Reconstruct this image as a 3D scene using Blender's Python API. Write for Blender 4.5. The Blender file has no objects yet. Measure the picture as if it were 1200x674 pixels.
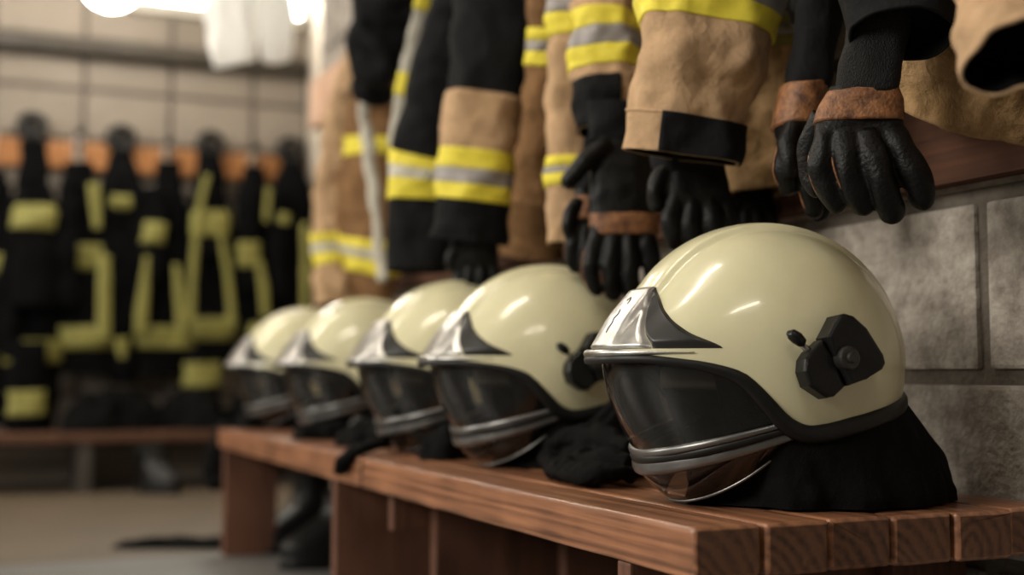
import bpy, bmesh, math, random
from mathutils import Vector, Matrix, noise
random.seed(7)
PI = math.pi
sc = bpy.context.scene
COL = sc.collection
R = math.radians

# ------------------------------------------------------------------ camera geometry
F = 1460.0; HOR = 437.0; YAW = R(24.0); PITCH = math.atan((HOR - 337.0) / F)
WALL = 1.02                       # distance camera - bench wall; that wall is the plane x = 0
CAM = Vector((-WALL, 0.0, 0.43))
cam_rot = Matrix.Rotation(-YAW, 3, 'Z') @ Matrix.Rotation(PI / 2 + PITCH, 3, 'X')

def ray(px, py):
    return (cam_rot @ Vector(((px - 600) / F, (337 - py) / F, -1.0)))
def P(px, py, L=None, Y=None, Z=None):
    d = ray(px, py)
    if L is not None: k = L / d.x
    elif Y is not None: k = Y / d.y
    else: k = (Z - CAM.z) / d.z
    return CAM + d * k
def depth(p):
    return -(cam_rot.transposed() @ (p - CAM)).z
RIGHT = Vector((math.cos(YAW), -math.sin(YAW), 0))

# ------------------------------------------------------------------ materials
MATS = {}
def mat(name, color, rough=.6, metal=0.0, var=0.0, vscale=8, bump=0.0, bscale=200, coat=0.0, color2=None,
        spec=.5, sheen=0.0, stretch=(1, 1, 1), bstretch=(1,1,1), island=0.0, rvar=0.0, wrinkle=0.0):
    m = bpy.data.materials.new(name); m.use_nodes = True
    nt = m.node_tree; N = nt.nodes; Lk = nt.links
    b = N['Principled BSDF']
    b.inputs['Base Color'].default_value = (*color, 1)
    b.inputs['Roughness'].default_value = rough
    b.inputs['Metallic'].default_value = metal
    b.inputs['Specular IOR Level'].default_value = spec
    b.inputs['Coat Weight'].default_value = coat
    b.inputs['Coat Roughness'].default_value = .08
    b.inputs['Sheen Weight'].default_value = sheen
    tc = N.new('ShaderNodeTexCoord')
    colout = None
    if var or color2:
        mp = N.new('ShaderNodeMapping'); mp.inputs['Scale'].default_value = stretch
        Lk.new(tc.outputs['Object'], mp.inputs['Vector'])
        n = N.new('ShaderNodeTexNoise'); n.inputs['Scale'].default_value = vscale; n.inputs['Detail'].default_value = 8
        n.inputs['Roughness'].default_value = .65
        Lk.new(mp.outputs[0], n.inputs['Vector'])
        r = N.new('ShaderNodeValToRGB')
        r.color_ramp.elements[0].position = .34; r.color_ramp.elements[1].position = .66
        c2 = color2 or tuple(c * (1 - var) for c in color)
        r.color_ramp.elements[0].color = (*c2, 1)
        r.color_ramp.elements[1].color = (*color, 1)
        Lk.new(n.outputs['Fac'], r.inputs['Fac'])
        colout = r.outputs[0]
        if rvar:
            mr = N.new('ShaderNodeMapRange'); mr.inputs['To Min'].default_value = rough - rvar; mr.inputs['To Max'].default_value = rough + rvar
            Lk.new(n.outputs['Fac'], mr.inputs['Value']); Lk.new(mr.outputs[0], b.inputs['Roughness'])
    if island:
        g = N.new('ShaderNodeNewGeometry')
        mr = N.new('ShaderNodeMapRange'); mr.inputs['To Min'].default_value = 1 - island; mr.inputs['To Max'].default_value = 1 + island
        Lk.new(g.outputs['Random Per Island'], mr.inputs['Value'])
        mx = N.new('ShaderNodeMix'); mx.data_type = 'RGBA'; mx.blend_type = 'MULTIPLY'; mx.inputs['Factor'].default_value = 1
        if colout: Lk.new(colout, mx.inputs['A'])
        else: mx.inputs['A'].default_value = (*color, 1)
        Lk.new(mr.outputs[0], mx.inputs['B']); colout = mx.outputs['Result']
    if colout: Lk.new(colout, b.inputs['Base Color'])
    if bump:
        mp = N.new('ShaderNodeMapping'); mp.inputs['Scale'].default_value = bstretch
        Lk.new(tc.outputs['Object'], mp.inputs['Vector'])
        n = N.new('ShaderNodeTexNoise'); n.inputs['Scale'].default_value = bscale; n.inputs['Detail'].default_value = 5
        Lk.new(mp.outputs[0], n.inputs['Vector'])
        bp = N.new('ShaderNodeBump'); bp.inputs['Strength'].default_value = bump; bp.inputs['Distance'].default_value = .004
        Lk.new(n.outputs['Fac'], bp.inputs['Height']); Lk.new(bp.outputs[0], b.inputs['Normal'])
        if wrinkle:
            mp2 = N.new('ShaderNodeMapping'); mp2.inputs['Scale'].default_value = (1, 1, .8); mp2.inputs['Rotation'].default_value = (.3, .5, .2)
            Lk.new(tc.outputs['Object'], mp2.inputs['Vector'])
            n2 = N.new('ShaderNodeTexNoise'); n2.inputs['Scale'].default_value = 30; n2.inputs['Detail'].default_value = 4
            n2.inputs['Distortion'].default_value = .2
            Lk.new(mp2.outputs[0], n2.inputs['Vector'])
            sb_ = N.new('ShaderNodeMath'); sb_.operation = 'SUBTRACT'; sb_.inputs[1].default_value = .5; Lk.new(n2.outputs['Fac'], sb_.inputs[0])
            ab = N.new('ShaderNodeMath'); ab.operation = 'ABSOLUTE'; Lk.new(sb_.outputs[0], ab.inputs[0])
            bp2 = N.new('ShaderNodeBump'); bp2.inputs['Strength'].default_value = wrinkle; bp2.inputs['Distance'].default_value = .012
            bp2.invert = True
            Lk.new(ab.outputs[0], bp2.inputs['Height']); Lk.new(bp2.outputs[0], bp.inputs['Normal'])
    MATS[name] = m
    return m

def wood(name, dark, light, rough=.5, axis='Y', ring=.20, spec=.5):
    """timber: growth rings round the plank's length, so ends show rings and sides show grain"""
    m = bpy.data.materials.new(name); m.use_nodes = True
    nt = m.node_tree; N = nt.nodes; Lk = nt.links
    b = N['Principled BSDF']
    tc = N.new('ShaderNodeTexCoord'); oi = N.new('ShaderNodeObjectInfo')
    off = N.new('ShaderNodeVectorMath'); off.operation = 'MULTIPLY_ADD'
    off.inputs[1].default_value = (1, 1, 1)
    cmb = N.new('ShaderNodeCombineXYZ')
    for i, k in enumerate((.05, 3.0, .04)):
        mm = N.new('ShaderNodeMath'); mm.operation = 'MULTIPLY'; mm.inputs[1].default_value = k
        Lk.new(oi.outputs['Random'], mm.inputs[0]); Lk.new(mm.outputs[0], cmb.inputs[i])
    Lk.new(tc.outputs['Object'], off.inputs[0]); Lk.new(cmb.outputs[0], off.inputs[2])
    s = (14, .5, 14) if axis == 'Y' else ((.5, 14, 14) if axis == 'X' else (14, 14, .5))
    mp = N.new('ShaderNodeMapping'); mp.inputs['Scale'].default_value = s
    Lk.new(off.outputs[0], mp.inputs['Vector'])
    nz = N.new('ShaderNodeTexNoise'); nz.inputs['Scale'].default_value = 1.0; nz.inputs['Detail'].default_value = 3
    Lk.new(mp.outputs[0], nz.inputs['Vector'])
    mixv = N.new('ShaderNodeMix'); mixv.data_type = 'VECTOR'; mixv.inputs['Factor'].default_value = .28
    Lk.new(mp.outputs[0], mixv.inputs['A']); Lk.new(nz.outputs['Color'], mixv.inputs['B'])
    wv = N.new('ShaderNodeTexWave'); wv.wave_type = 'RINGS'
    wv.rings_direction = axis
    wv.inputs['Scale'].default_value = 2.6; wv.inputs['Distortion'].default_value = 1.2
    wv.inputs['Detail'].default_value = 3; wv.inputs['Detail Scale'].default_value = 1.6
    Lk.new(mixv.outputs['Result'], wv.inputs['Vector'])
    fs = (160, 5, 160) if axis == 'Y' else ((5, 160, 160) if axis == 'X' else (160, 160, 5))
    mp2 = N.new('ShaderNodeMapping'); mp2.inputs['Scale'].default_value = fs
    Lk.new(off.outputs[0], mp2.inputs['Vector'])
    fn = N.new('ShaderNodeTexNoise'); fn.inputs['Scale'].default_value = 1.0; fn.inputs['Detail'].default_value = 6
    Lk.new(mp2.outputs[0], fn.inputs['Vector'])
    bl = N.new('ShaderNodeTexNoise'); bl.inputs['Scale'].default_value = 9; bl.inputs['Detail'].default_value = 6
    Lk.new(off.outputs[0], bl.inputs['Vector'])
    a1 = N.new('ShaderNodeMath'); a1.operation = 'MULTIPLY_ADD'; a1.inputs[1].default_value = ring
    Lk.new(wv.outputs['Fac'], a1.inputs[0])
    a2 = N.new('ShaderNodeMath'); a2.operation = 'MULTIPLY_ADD'; a2.inputs[1].default_value = .95; a2.inputs[2].default_value = -.38
    Lk.new(fn.outputs['Fac'], a2.inputs[0])
    a3 = N.new('ShaderNodeMath'); a3.operation = 'MULTIPLY_ADD'; a3.inputs[1].default_value = .6
    Lk.new(bl.outputs['Fac'], a3.inputs[0]); Lk.new(a2.outputs[0], a3.inputs[2])
    Lk.new(a3.outputs[0], a1.inputs[2])
    rp = N.new('ShaderNodeValToRGB')
    rp.color_ramp.elements[0].position = .12; rp.color_ramp.elements[0].color = (*dark, 1)
    rp.color_ramp.elements[1].position = .82; rp.color_ramp.elements[1].color = (*light, 1)
    Lk.new(a1.outputs[0], rp.inputs['Fac'])
    ge = N.new('ShaderNodeNewGeometry'); pm = N.new('ShaderNodeMapRange')
    pm.inputs['From Min'].default_value = .53; pm.inputs['From Max'].default_value = .62; pm.inputs['To Max'].default_value = .8
    Lk.new(ge.outputs['Pointiness'], pm.inputs['Value'])
    wm = N.new('ShaderNodeMath'); wm.operation = 'MULTIPLY'; Lk.new(pm.outputs[0], wm.inputs[0]); Lk.new(bl.outputs['Fac'], wm.inputs[1])
    wx = N.new('ShaderNodeMix'); wx.data_type = 'RGBA'; wx.inputs['B'].default_value = (*[min(1, c * 1.5 + .08) for c in light], 1)
    Lk.new(wm.outputs[0], wx.inputs['Factor']); Lk.new(rp.outputs[0], wx.inputs['A'])
    Lk.new(wx.outputs['Result'], b.inputs['Base Color'])
    b.inputs['Roughness'].default_value = rough; b.inputs['Specular IOR Level'].default_value = spec
    bp = N.new('ShaderNodeBump'); bp.inputs['Strength'].default_value = .5; bp.inputs['Distance'].default_value = .002
    Lk.new(a1.outputs[0], bp.inputs['Height']); Lk.new(bp.outputs[0], b.inputs['Normal'])
    MATS[name] = m
    return m

def glassy(name, tint, gloss=.06, rough=.03, haze=0.0, hazecol=(.2, .2, .2)):
    m = bpy.data.materials.new(name); m.use_nodes = True
    nt = m.node_tree; N = nt.nodes; Lk = nt.links
    N.remove(N['Principled BSDF'])
    tr = N.new('ShaderNodeBsdfTransparent'); tr.inputs[0].default_value = (*tint, 1)
    gl = N.new('ShaderNodeBsdfGlossy'); gl.inputs['Roughness'].default_value = rough
    gl.inputs[0].default_value = (1, 1, 1, 1)
    df = N.new('ShaderNodeBsdfDiffuse'); df.inputs[0].default_value = (*hazecol, 1)
    tc = N.new('ShaderNodeTexCoord'); nz = N.new('ShaderNodeTexNoise'); nz.inputs['Scale'].default_value = 30; nz.inputs['Detail'].default_value = 8
    mp = N.new('ShaderNodeMapping'); mp.inputs['Scale'].default_value = (1, 1, .3)
    Lk.new(tc.outputs['Object'], mp.inputs[0]); Lk.new(mp.outputs[0], nz.inputs['Vector'])
    mh = N.new('ShaderNodeMath'); mh.operation = 'MULTIPLY'; mh.inputs[1].default_value = haze * 2
    Lk.new(nz.outputs['Fac'], mh.inputs[0])
    m0 = N.new('ShaderNodeMixShader'); Lk.new(mh.outputs[0], m0.inputs[0]); Lk.new(tr.outputs[0], m0.inputs[1]); Lk.new(df.outputs[0], m0.inputs[2])
    fr = N.new('ShaderNodeFresnel'); fr.inputs[0].default_value = 1.5
    ad = N.new('ShaderNodeMath'); ad.operation = 'ADD'; ad.use_clamp = True; ad.inputs[1].default_value = gloss
    Lk.new(fr.outputs[0], ad.inputs[0])
    m1 = N.new('ShaderNodeMixShader'); Lk.new(ad.outputs[0], m1.inputs[0]); Lk.new(m0.outputs[0], m1.inputs[1]); Lk.new(gl.outputs[0], m1.inputs[2])
    Lk.new(m1.outputs[0], N['Material Output'].inputs[0])
    MATS[name] = m
    return m

def emit(name, color, strength):
    m = bpy.data.materials.new(name); m.use_nodes = True
    b = m.node_tree.nodes['Principled BSDF']
    b.inputs['Base Color'].default_value = (*color, 1)
    b.inputs['Emission Color'].default_value = (*color, 1); b.inputs['Emission Strength'].default_value = strength
    MATS[name] = m
    return m

M_SHELL = mat('cream_shell', (.74, .70, .46), .24, var=.10, vscale=7, coat=.6, bump=.02, bscale=60, rvar=.06)
M_SILVER = mat('brushed_silver', (.58, .57, .55), .33, 1.0, var=.3, vscale=60, bump=.03, bscale=400, rvar=.07)
M_GREYMET = mat('grey_frame', (.20, .20, .195), .33, .8, var=.2, vscale=30)
M_DPLASTIC = mat('dark_plastic', (.024, .023, .022), .34, var=.3, vscale=40)
M_BPLASTIC = mat('black_plastic', (.009, .009, .009), .30, bump=.1, bscale=500, spec=.25)
M_RUBBER = mat('black_rubber', (.009, .0088, .0085), .45, spec=.3, var=.2, vscale=50)
M_LINER = mat('helmet_liner', (.012, .011, .010), .8, bump=.3, bscale=150)
M_CLOTH = mat('black_cloth', (.0038, .0036, .0035), .9, var=.4, vscale=40, bump=.35, bscale=700, spec=.12, wrinkle=.5)
M_VISOR = glassy('clear_visor', (.74, .72, .66), .01, .03, .012, (.35, .33, .3))
M_CHIN = glassy('smoked_shield', (.42, .41, .38), .02, .06, .02, (.3, .28, .25))
M_TAN = mat('tan_fabric', (.54, .355, .205), .9, var=.28, vscale=26, bump=.4, bscale=900, spec=.2, wrinkle=.8)
M_TAN2 = mat('worn_tan_fabric', (.44, .28, .14), .9, color2=(.19, .11, .042), vscale=22, bump=.4, bscale=700, spec=.2, wrinkle=1.0)
M_BROWN = mat('brown_fabric', (.25, .135, .06), .9, var=.4, vscale=22, bump=.4, bscale=700, spec=.2, wrinkle=1.0)
M_NAVY = mat('black_fabric', (.0045, .0048, .0056), .8, var=.3, vscale=30, bump=.4, bscale=900, spec=.2, wrinkle=.5)
M_KIT = mat('far_black_fabric', (.0026, .0027, .0032), .9, spec=.08, bump=.3, bscale=300)
M_YEL = mat('yellow_tape', (.78, .66, .06), .6, var=.12, vscale=40, bump=.2, bscale=900, spec=.3)
M_YELD = mat('dimmed_yellow_tape', (.25, .235, .055), .7, var=.2, vscale=40)  # yellow tape with dimmer light put into its colour
M_REF = mat('silver_tape', (.31, .285, .27), .5, .1, var=.2, vscale=60, bump=.15, bscale=900)
M_REFL = mat('pale_tape', (.50, .47, .39), .55, .05, var=.2, vscale=60)
M_LEATHER = mat('black_leather', (.0050, .0046, .0043), .44, var=.4, vscale=60, bump=.28, bscale=260, spec=.2)
M_BLEATH = mat('brown_leather', (.32, .135, .048), .55, color2=(.075, .027, .010), vscale=75, bump=.4, bscale=300)
M_KNIT = mat('black_knit', (.005, .0048, .0046), .6, bump=.7, bscale=800, bstretch=(1, 1, .6), spec=.25)
M_WOOD = wood('red_timber', (.055, .020, .010), (.40, .178, .090), .33, 'Y')
M_WOODEND = wood('timber_end_grain', (.018, .007, .0035), (.15, .062, .030), .65, 'Y', .5)
M_WOODX = wood('shaded_timber_cross', (.035, .012, .006), (.135, .052, .025), .6, 'Z', spec=.3)  # bench timber darkened to stand for the shade under the seat
M_RAIL = wood('dark_board', (.022, .0075, .0035), (.085, .031, .013), .85, 'Y', spec=.15)
M_RAILP = wood('pale_rail', (.30, .15, .09), (.62, .40, .27), .55, 'Y')
M_RAILX = wood('orange_board', (.22, .08, .02), (.46, .19, .05), .5, 'X')
M_BLOCK = mat('grey_block', (.42, .38, .33), .92, color2=(.19, .162, .135), vscale=32, bump=1.0, bscale=110, island=.12)
M_MORTAR = mat('mortar', (.15, .125, .10), .95, var=.4, vscale=30, bump=.8, bscale=120)
M_BLOCKP = mat('painted_block', (.27, .232, .19), .85, var=.12, vscale=8, bump=.5, bscale=60, island=.05)
M_MORTARP = mat('painted_mortar', (.12, .10, .085), .9, var=.2, vscale=20)
M_PLASTER = mat('beige_plaster', (.48, .42, .34), .9, var=.08, vscale=5)
M_DARKWALL = mat('low_bounce_wall', (.13, .11, .09), .9, var=.1)  # unseen walls coloured dark to weaken bounced fill light
M_FLOOR = mat('tan_floor', (.115, .085, .055), .55, var=.22, vscale=4, bump=.1, bscale=40)
M_FLOOR2 = mat('grey_floor', (.15, .146, .138), .45, var=.2, vscale=5, bump=.1, bscale=40)
M_CEIL = mat('ceiling_paint', (.22, .20, .175), .9, var=.05)
M_PIPE = mat('dark_metal', (.085, .075, .065), .5, .3, var=.3, vscale=10)
M_HOOK = mat('black_metal', (.02, .02, .02), .4, .6)
M_STEEL = mat('steel_plate', (.55, .52, .48), .35, 1.0)
M_WHITE = mat('white_cloth', (.90, .90, .88), .8, var=.05)
M_LAMP = emit('lamp_glow', (1, .93, .82), 30)
M_TUBE = emit('tube_glow', (1, .93, .80), 11)
M_SKY = emit('daylight', (1.0, .97, .90), 20)
M_FRAME = mat('white_frame', (.6, .57, .5), .5)

# ------------------------------------------------------------------ object helpers
def wloc(o):
    v = Vector(o.location)
    while o.parent: o = o.parent; v = v + Vector(o.location)
    return v
def obj(name, vf, m, parent=None, world=True, smooth=True, kind=None):
    """vf = (verts, faces); world: the verts are world positions and the parents are unrotated"""
    verts, faces = vf
    me = bpy.data.meshes.new(name)
    o = bpy.data.objects.new(name, me); COL.objects.link(o)
    if parent is not None:
        o.parent = parent
        if world:
            b = wloc(parent); verts = [Vector(v) - b for v in verts]
    me.from_pydata([tuple(v) for v in verts], [], faces)
    bm = bmesh.new(); bm.from_mesh(me)
    bmesh.ops.recalc_face_normals(bm, faces=bm.faces); bm.to_mesh(me); bm.free()
    if smooth: me.polygons.foreach_set('use_smooth', [True] * len(me.polygons))
    me.materials.append(m); me.update()
    if kind: o['kind'] = kind
    return o
def thing(name, label, cat, loc=(0, 0, 0), rz=0, group=None):
    o = bpy.data.objects.new(name, None); COL.objects.link(o)
    o.location = loc; o.rotation_euler = (0, 0, rz); o.empty_display_size = .05
    o['label'] = label; o['category'] = cat
    if group: o['group'] = group
    return o
def tag(o, label, cat, group=None):
    o['label'] = label; o['category'] = cat
    if group: o['group'] = group
    return o
def recenter(o, c):
    c = Vector(c)
    o.data.transform(Matrix.Translation(-c)); o.location = Vector(o.location) + c
    return o
def dup(root, loc, rz, label, group=None):
    r = root.copy(); COL.objects.link(r); r.location = loc; r.rotation_euler = (0, 0, rz); r['label'] = label
    if group: r['group'] = group
    for ch in list(root.children):
        c = ch.copy(); COL.objects.link(c); c.parent = r
        for g in list(ch.children):
            d = g.copy(); COL.objects.link(d); d.parent = c
    return r
def bevel(o, w, seg=2):
    md = o.modifiers.new('bevel', 'BEVEL'); md.width = w; md.segments = seg; md.limit_method = 'ANGLE'; md.angle_limit = R(40)
    return o
def merge(*vfs):
    V = []; Fc = []
    for v, f in vfs:
        n = len(V); V += list(v); Fc += [tuple(i + n for i in q) for q in f]
    return V, Fc
def xf(vf, M):
    return [M @ Vector(v) for v in vf[0]], vf[1]
def box(c, s, M=None):
    c = Vector(c); hx, hy, hz = s[0] / 2, s[1] / 2, s[2] / 2
    V = [Vector((x, y, z)) for x in (-hx, hx) for y in (-hy, hy) for z in (-hz, hz)]
    if M is not None: V = [M @ v for v in V]
    V = [v + c for v in V]
    return V, [(0, 1, 3, 2), (4, 6, 7, 5), (0, 4, 5, 1), (2, 3, 7, 6), (0, 2, 6, 4), (1, 5, 7, 3)]
def bbox(c, s, bv=.004, seg=2):
    """box with bevelled edges as (verts, faces)"""
    bm = bmesh.new(); bmesh.ops.create_cube(bm, size=1)
    for v in bm.verts: v.co = Vector((v.co.x * s[0], v.co.y * s[1], v.co.z * s[2]))
    bmesh.ops.bevel(bm, geom=list(bm.edges), offset=bv, segments=seg, profile=.6, affect='EDGES')
    bm.verts.ensure_lookup_table()
    V = [v.co + Vector(c) for v in bm.verts]; Fc = [tuple(v.index for v in f.verts) for f in bm.faces]
    bm.free(); return V, Fc
def prism(poly, d, bv=.003, seg=3):
    """polygon (u, v) extruded from w = 0 to d, top edge bevelled"""
    bm = bmesh.new()
    bot = [bm.verts.new((u, v, 0)) for u, v in poly]; top = [bm.verts.new((u, v, d)) for u, v in poly]
    n = len(poly)
    bm.faces.new(bot[::-1]); ft = bm.faces.new(top)
    for i in range(n): bm.faces.new((bot[i], bot[(i + 1) % n], top[(i + 1) % n], top[i]))
    if bv: bmesh.ops.bevel(bm, geom=list(ft.edges), offset=bv, segments=seg, profile=.5, affect='EDGES')
    bm.verts.index_update()
    V = [v.co.copy() for v in bm.verts]; Fc = [tuple(v.index for v in f.verts) for f in bm.faces]
    bm.free(); return V, Fc
def plank_mesh(w, L, h, seed, r0=.005, n=90):
    """worn timber: rounded section along Y whose corners are nicked and uneven"""
    V = []; Fc = []; q = 5; m = 4 * (q + 5)
    for i in range(n + 3):
        if i == 0: y, ins = 0.0, .0035
        elif i == 1: y, ins = .0035, 0.0
        elif i == n + 1: y, ins = L - .0035, 0.0
        elif i == n + 2: y, ins = L, .0035
        else: y, ins = L * (i - 1) / n, 0.0
        y -= L / 2
        for c, (sx, sz) in enumerate(((1, 1), (-1, 1), (-1, -1), (1, -1))):
            d = nz((sx * .5, y, sz * .5), 14, seed + c); r = r0 * (1 + .8 * max(d, -.8)) + .006 * max(0, nz((sx, y, sz), 34, seed + c + 4) - .42)
            for k in range(q):
                a = PI / 2 * (c + k / (q - 1))
                V.append(Vector((sx * (w / 2 - r) + (r - ins) * math.cos(a), y, sz * (h / 2 - r) + (r - ins) * math.sin(a))))
            nx = ((1, 1), (-1, 1), (-1, -1), (1, -1))[(c + 1) % 4]
            for k in range(1, 6):
                t = k / 6; x = lerp(sx * (w / 2 - r0 * 1.2), nx[0] * (w / 2 - r0 * 1.2), t) if sz == nx[1] else sx * (w / 2 - ins)
                z = sz * (h / 2 - ins) if sz == nx[1] else lerp(sz * (h / 2 - r0 * 1.2), nx[1] * (h / 2 - r0 * 1.2), t)
                e = .0007 * nz((x, y * .5, z), 25, seed + 2)
                V.append(Vector((x + (e if sz != nx[1] else 0), y, z + (e if sz == nx[1] else 0))))
    for i in range(n + 2): Fc += [(i * m + k, i * m + (k + 1) % m, (i + 1) * m + (k + 1) % m, (i + 1) * m + k) for k in range(m)]
    Fc.append(tuple(range(m - 1, -1, -1))); Fc.append(tuple(range((n + 2) * m, (n + 3) * m)))
    return V, Fc
def grid(fn, nu, nv, closed=False):
    V = [fn(i / (nu if closed else nu - 1), j / (nv - 1)) for j in range(nv) for i in range(nu)]
    Fc = []
    for j in range(nv - 1):
        for i in range(nu if closed else nu - 1):
            a = j * nu + i; b = j * nu + (i + 1) % nu
            Fc.append((a, b, b + nu, a + nu))
    return V, Fc
def sweep(pts, r, n=10, prof=None, up=Vector((0, 0, 1)), cap=True, closed=False):
    """tube along pts; r is a number or a list; prof scales (side, up)"""
    pts = [Vector(p) for p in pts]; m = len(pts); V = []; Fc = []
    for i, p in enumerate(pts):
        if closed: T = pts[(i + 1) % m] - pts[i - 1]
        else: T = pts[min(i + 1, m - 1)] - pts[max(i - 1, 0)]
        T.normalize(); A = T.cross(up)
        if A.length < 1e-4: A = T.cross(Vector((1, 0, 0)))
        A.normalize(); B = A.cross(T)
        ri = r[i] if isinstance(r, (list, tuple)) else r
        sa, sb = prof or (1, 1)
        for k in range(n):
            a = 2 * PI * k / n
            V.append(p + A * (ri * sa * math.cos(a)) + B * (ri * sb * math.sin(a)))
    for i in range(m if closed else m - 1):
        for k in range(n):
            a = i * n + k; b = i * n + (k + 1) % n; c = ((i + 1) % m) * n
            Fc.append((a, b, c + (k + 1) % n, c + k))
    if cap and not closed:
        Fc.append(tuple(range(n - 1, -1, -1))); Fc.append(tuple(range((m - 1) * n, m * n)))
    return V, Fc
def lerp(a, b, t): return a + (b - a) * t
def sm(x, a, b):
    t = max(0, min(1, (x - a) / (b - a))); return t * t * (3 - 2 * t)
def interp(x, xs, ys):
    if x <= xs[0]: return ys[0]
    for i in range(len(xs) - 1):
        if x <= xs[i + 1]: return lerp(ys[i], ys[i + 1], (x - xs[i]) / (xs[i + 1] - xs[i]))
    return ys[-1]
def smooth_interp(x, xs, ys):
    if x <= xs[0]: return ys[0]
    if x >= xs[-1]: return ys[-1]
    for i in range(len(xs) - 1):
        if x <= xs[i + 1]:
            p0 = ys[max(i - 1, 0)]; p1 = ys[i]; p2 = ys[i + 1]; p3 = ys[min(i + 2, len(ys) - 1)]
            t = (x - xs[i]) / (xs[i + 1] - xs[i])
            return .5 * (2 * p1 + (p2 - p0) * t + (2 * p0 - 5 * p1 + 4 * p2 - p3) * t * t + (3 * p1 - p0 - 3 * p2 + p3) * t ** 3)
def nz(p, s, seed=0): return noise.noise(Vector((p[0] * s + seed * 7.3, p[1] * s - seed * 3.1, p[2] * s + seed * 1.7)))

# ------------------------------------------------------------------ cloth tubes (sleeves, coat bodies)
class Tube:
    def __init__(s, pts, wr=.004, ws=18, seed=0, wide=None, sq=2.2, fold=0.0, zs=1.0):
        """pts: (px, py, half width px, L, flatness[, depth plane y])"""
        s.py = [p[1] for p in pts]
        s.c = [P(p[0], p[1], L=p[3]) for p in pts]
        s.wide = wide or RIGHT; wk = abs(s.wide.dot(RIGHT))
        s.a = [p[2] * depth(c) / F / wk for p, c in zip(pts, s.c)]
        s.b = [a * p[4] for a, p in zip(s.a, pts)]
        s.n = len(pts); s.wr = wr; s.ws = ws; s.seed = seed; s.sq = sq; s.fold = fold; s.zs = zs
        s.ix = list(range(s.n))
    def t(s, y): return interp(y, s.py, s.ix) if s.py[0] < s.py[-1] else 0
    def cen(s, t):
        return Vector([smooth_interp(t, s.ix, [c[k] for c in s.c]) for k in range(3)])
    def pt(s, t, ang, off=0.0):
        c = s.cen(t); T = s.cen(min(t + .05, s.n - 1)) - s.cen(max(t - .05, 0)); T.normalize()
        A = s.wide - T * s.wide.dot(T); A.normalize(); B = T.cross(A)
        a = smooth_interp(t, s.ix, s.a); b = smooth_interp(t, s.ix, s.b)
        ca, sa = math.cos(ang), math.sin(ang)
        k = (abs(ca) ** s.sq + abs(sa) ** s.sq) ** (-1 / s.sq)
        p = c + A * (a * ca * k) + B * (b * sa * k)
        nrm = (A * (ca / max(a, .001)) + B * (sa / max(b, .001))).normalized()
        q = Vector((p.x, p.y, p.z * s.zs))
        w = s.wr * (nz(q, s.ws, s.seed) + .5 * nz(q, s.ws * 2.3, s.seed + 3))
        if s.fold: w += s.fold * math.sin(ang * 5 + 3 * nz(c, 6, s.seed) + 2 * nz(p, 9, s.seed))
        if s.wr > 0:
            r = 1 - abs(nz(q, s.ws * .8, s.seed + 9)) * 2.2
            w += s.wr * .8 * max(0, r)
        return p + nrm * (w + off)
    def mesh(s, t0, t1, off=0.0, a0=0, a1=2 * PI, na=56, step=.07, lip=True):
        nt = max(3, int((t1 - t0) / step) + 1); full = abs(a1 - a0 - 2 * PI) < 1e-6
        rows = []
        if lip: rows.append((t0, -.0015))
        for j in range(nt): rows.append((lerp(t0, t1, j / (nt - 1)), off))
        if lip: rows.append((t1, -.0015))
        if full: cols = [(a0 + 2 * PI * i / na, 0) for i in range(na)]
        else:
            cols = [(a0, 1)] + [(lerp(a0, a1, i / (na - 1)), 0) for i in range(na)] + [(a1, 1)]
        m = len(cols)
        V = [s.pt(t, a, (-.0015 if e else o)) for t, o in rows for a, e in cols]
        Fc = []
        for j in range(len(rows) - 1):
            for i in range(m if full else m - 1):
                Fc.append((j * m + i, j * m + (i + 1) % m, (j + 1) * m + (i + 1) % m, (j + 1) * m + i))
        return V, Fc
    def body(s, t0, t1, na=64, step=.06, cap0=True, lip=.35, thick=.004):
        """outer surface, turned in at the open lower end"""
        V, Fc = s.mesh(t0, t1, 0, na=na, step=step, lip=False)
        m = na
        if cap0:
            c = len(V); V.append(s.cen(t0)); Fc += [(i, (i + 1) % m, c) for i in range(m)]
        base = len(V) - (1 if cap0 else 0) - m
        last = list(range(base, base + m))
        for k, dt in enumerate((0, -lip * .5, -lip)):
            st = len(V); V += [s.pt(t1 + dt, 2 * PI * i / m, -thick) for i in range(m)]
            Fc += [(last[i], last[(i + 1) % m], st + (i + 1) % m, st + i) for i in range(m)]
            last = list(range(st, st + m))
        return V, Fc
    def lining(s, t1, depth_t, na=72, off=-.0036):
        V = []; Fc = []; m = na
        for k in range(5):
            tt = t1 - .012 - depth_t * k / 4
            V += [s.pt(max(tt, 0), 2 * PI * i / m, off) for i in range(m)]
            if k: Fc += [((k - 1) * m + i, (k - 1) * m + (i + 1) % m, k * m + (i + 1) % m, k * m + i) for i in range(m)]
        c = len(V); V.append(s.cen(max(t1 - .03 - depth_t, 0))); Fc += [(4 * m + i, 4 * m + (i + 1) % m, c) for i in range(m)]
        return V, Fc
def add_bands(tb, parent, specs, a0=0, a1=2 * PI):
    """specs: (name, material, y0, y1[, lift])"""
    for sp in specs:
        nm, m, y0, y1 = sp[:4]; off = sp[4] if len(sp) > 4 else .0025
        obj(nm, tb.mesh(tb.t(y0), tb.t(y1), off, a0, a1, na=64 if a1 - a0 > 6 else 30, step=.05), m, parent)

# ------------------------------------------------------------------ the room
BACK = 5.12; ZTOP = 2.65; XL = -3.6; Y0 = -2.6; PEND = 3.78; RX = .31
def struct(name, vf, m, smooth=False): return obj(name, vf, m, None, smooth=smooth, kind='structure')
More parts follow.
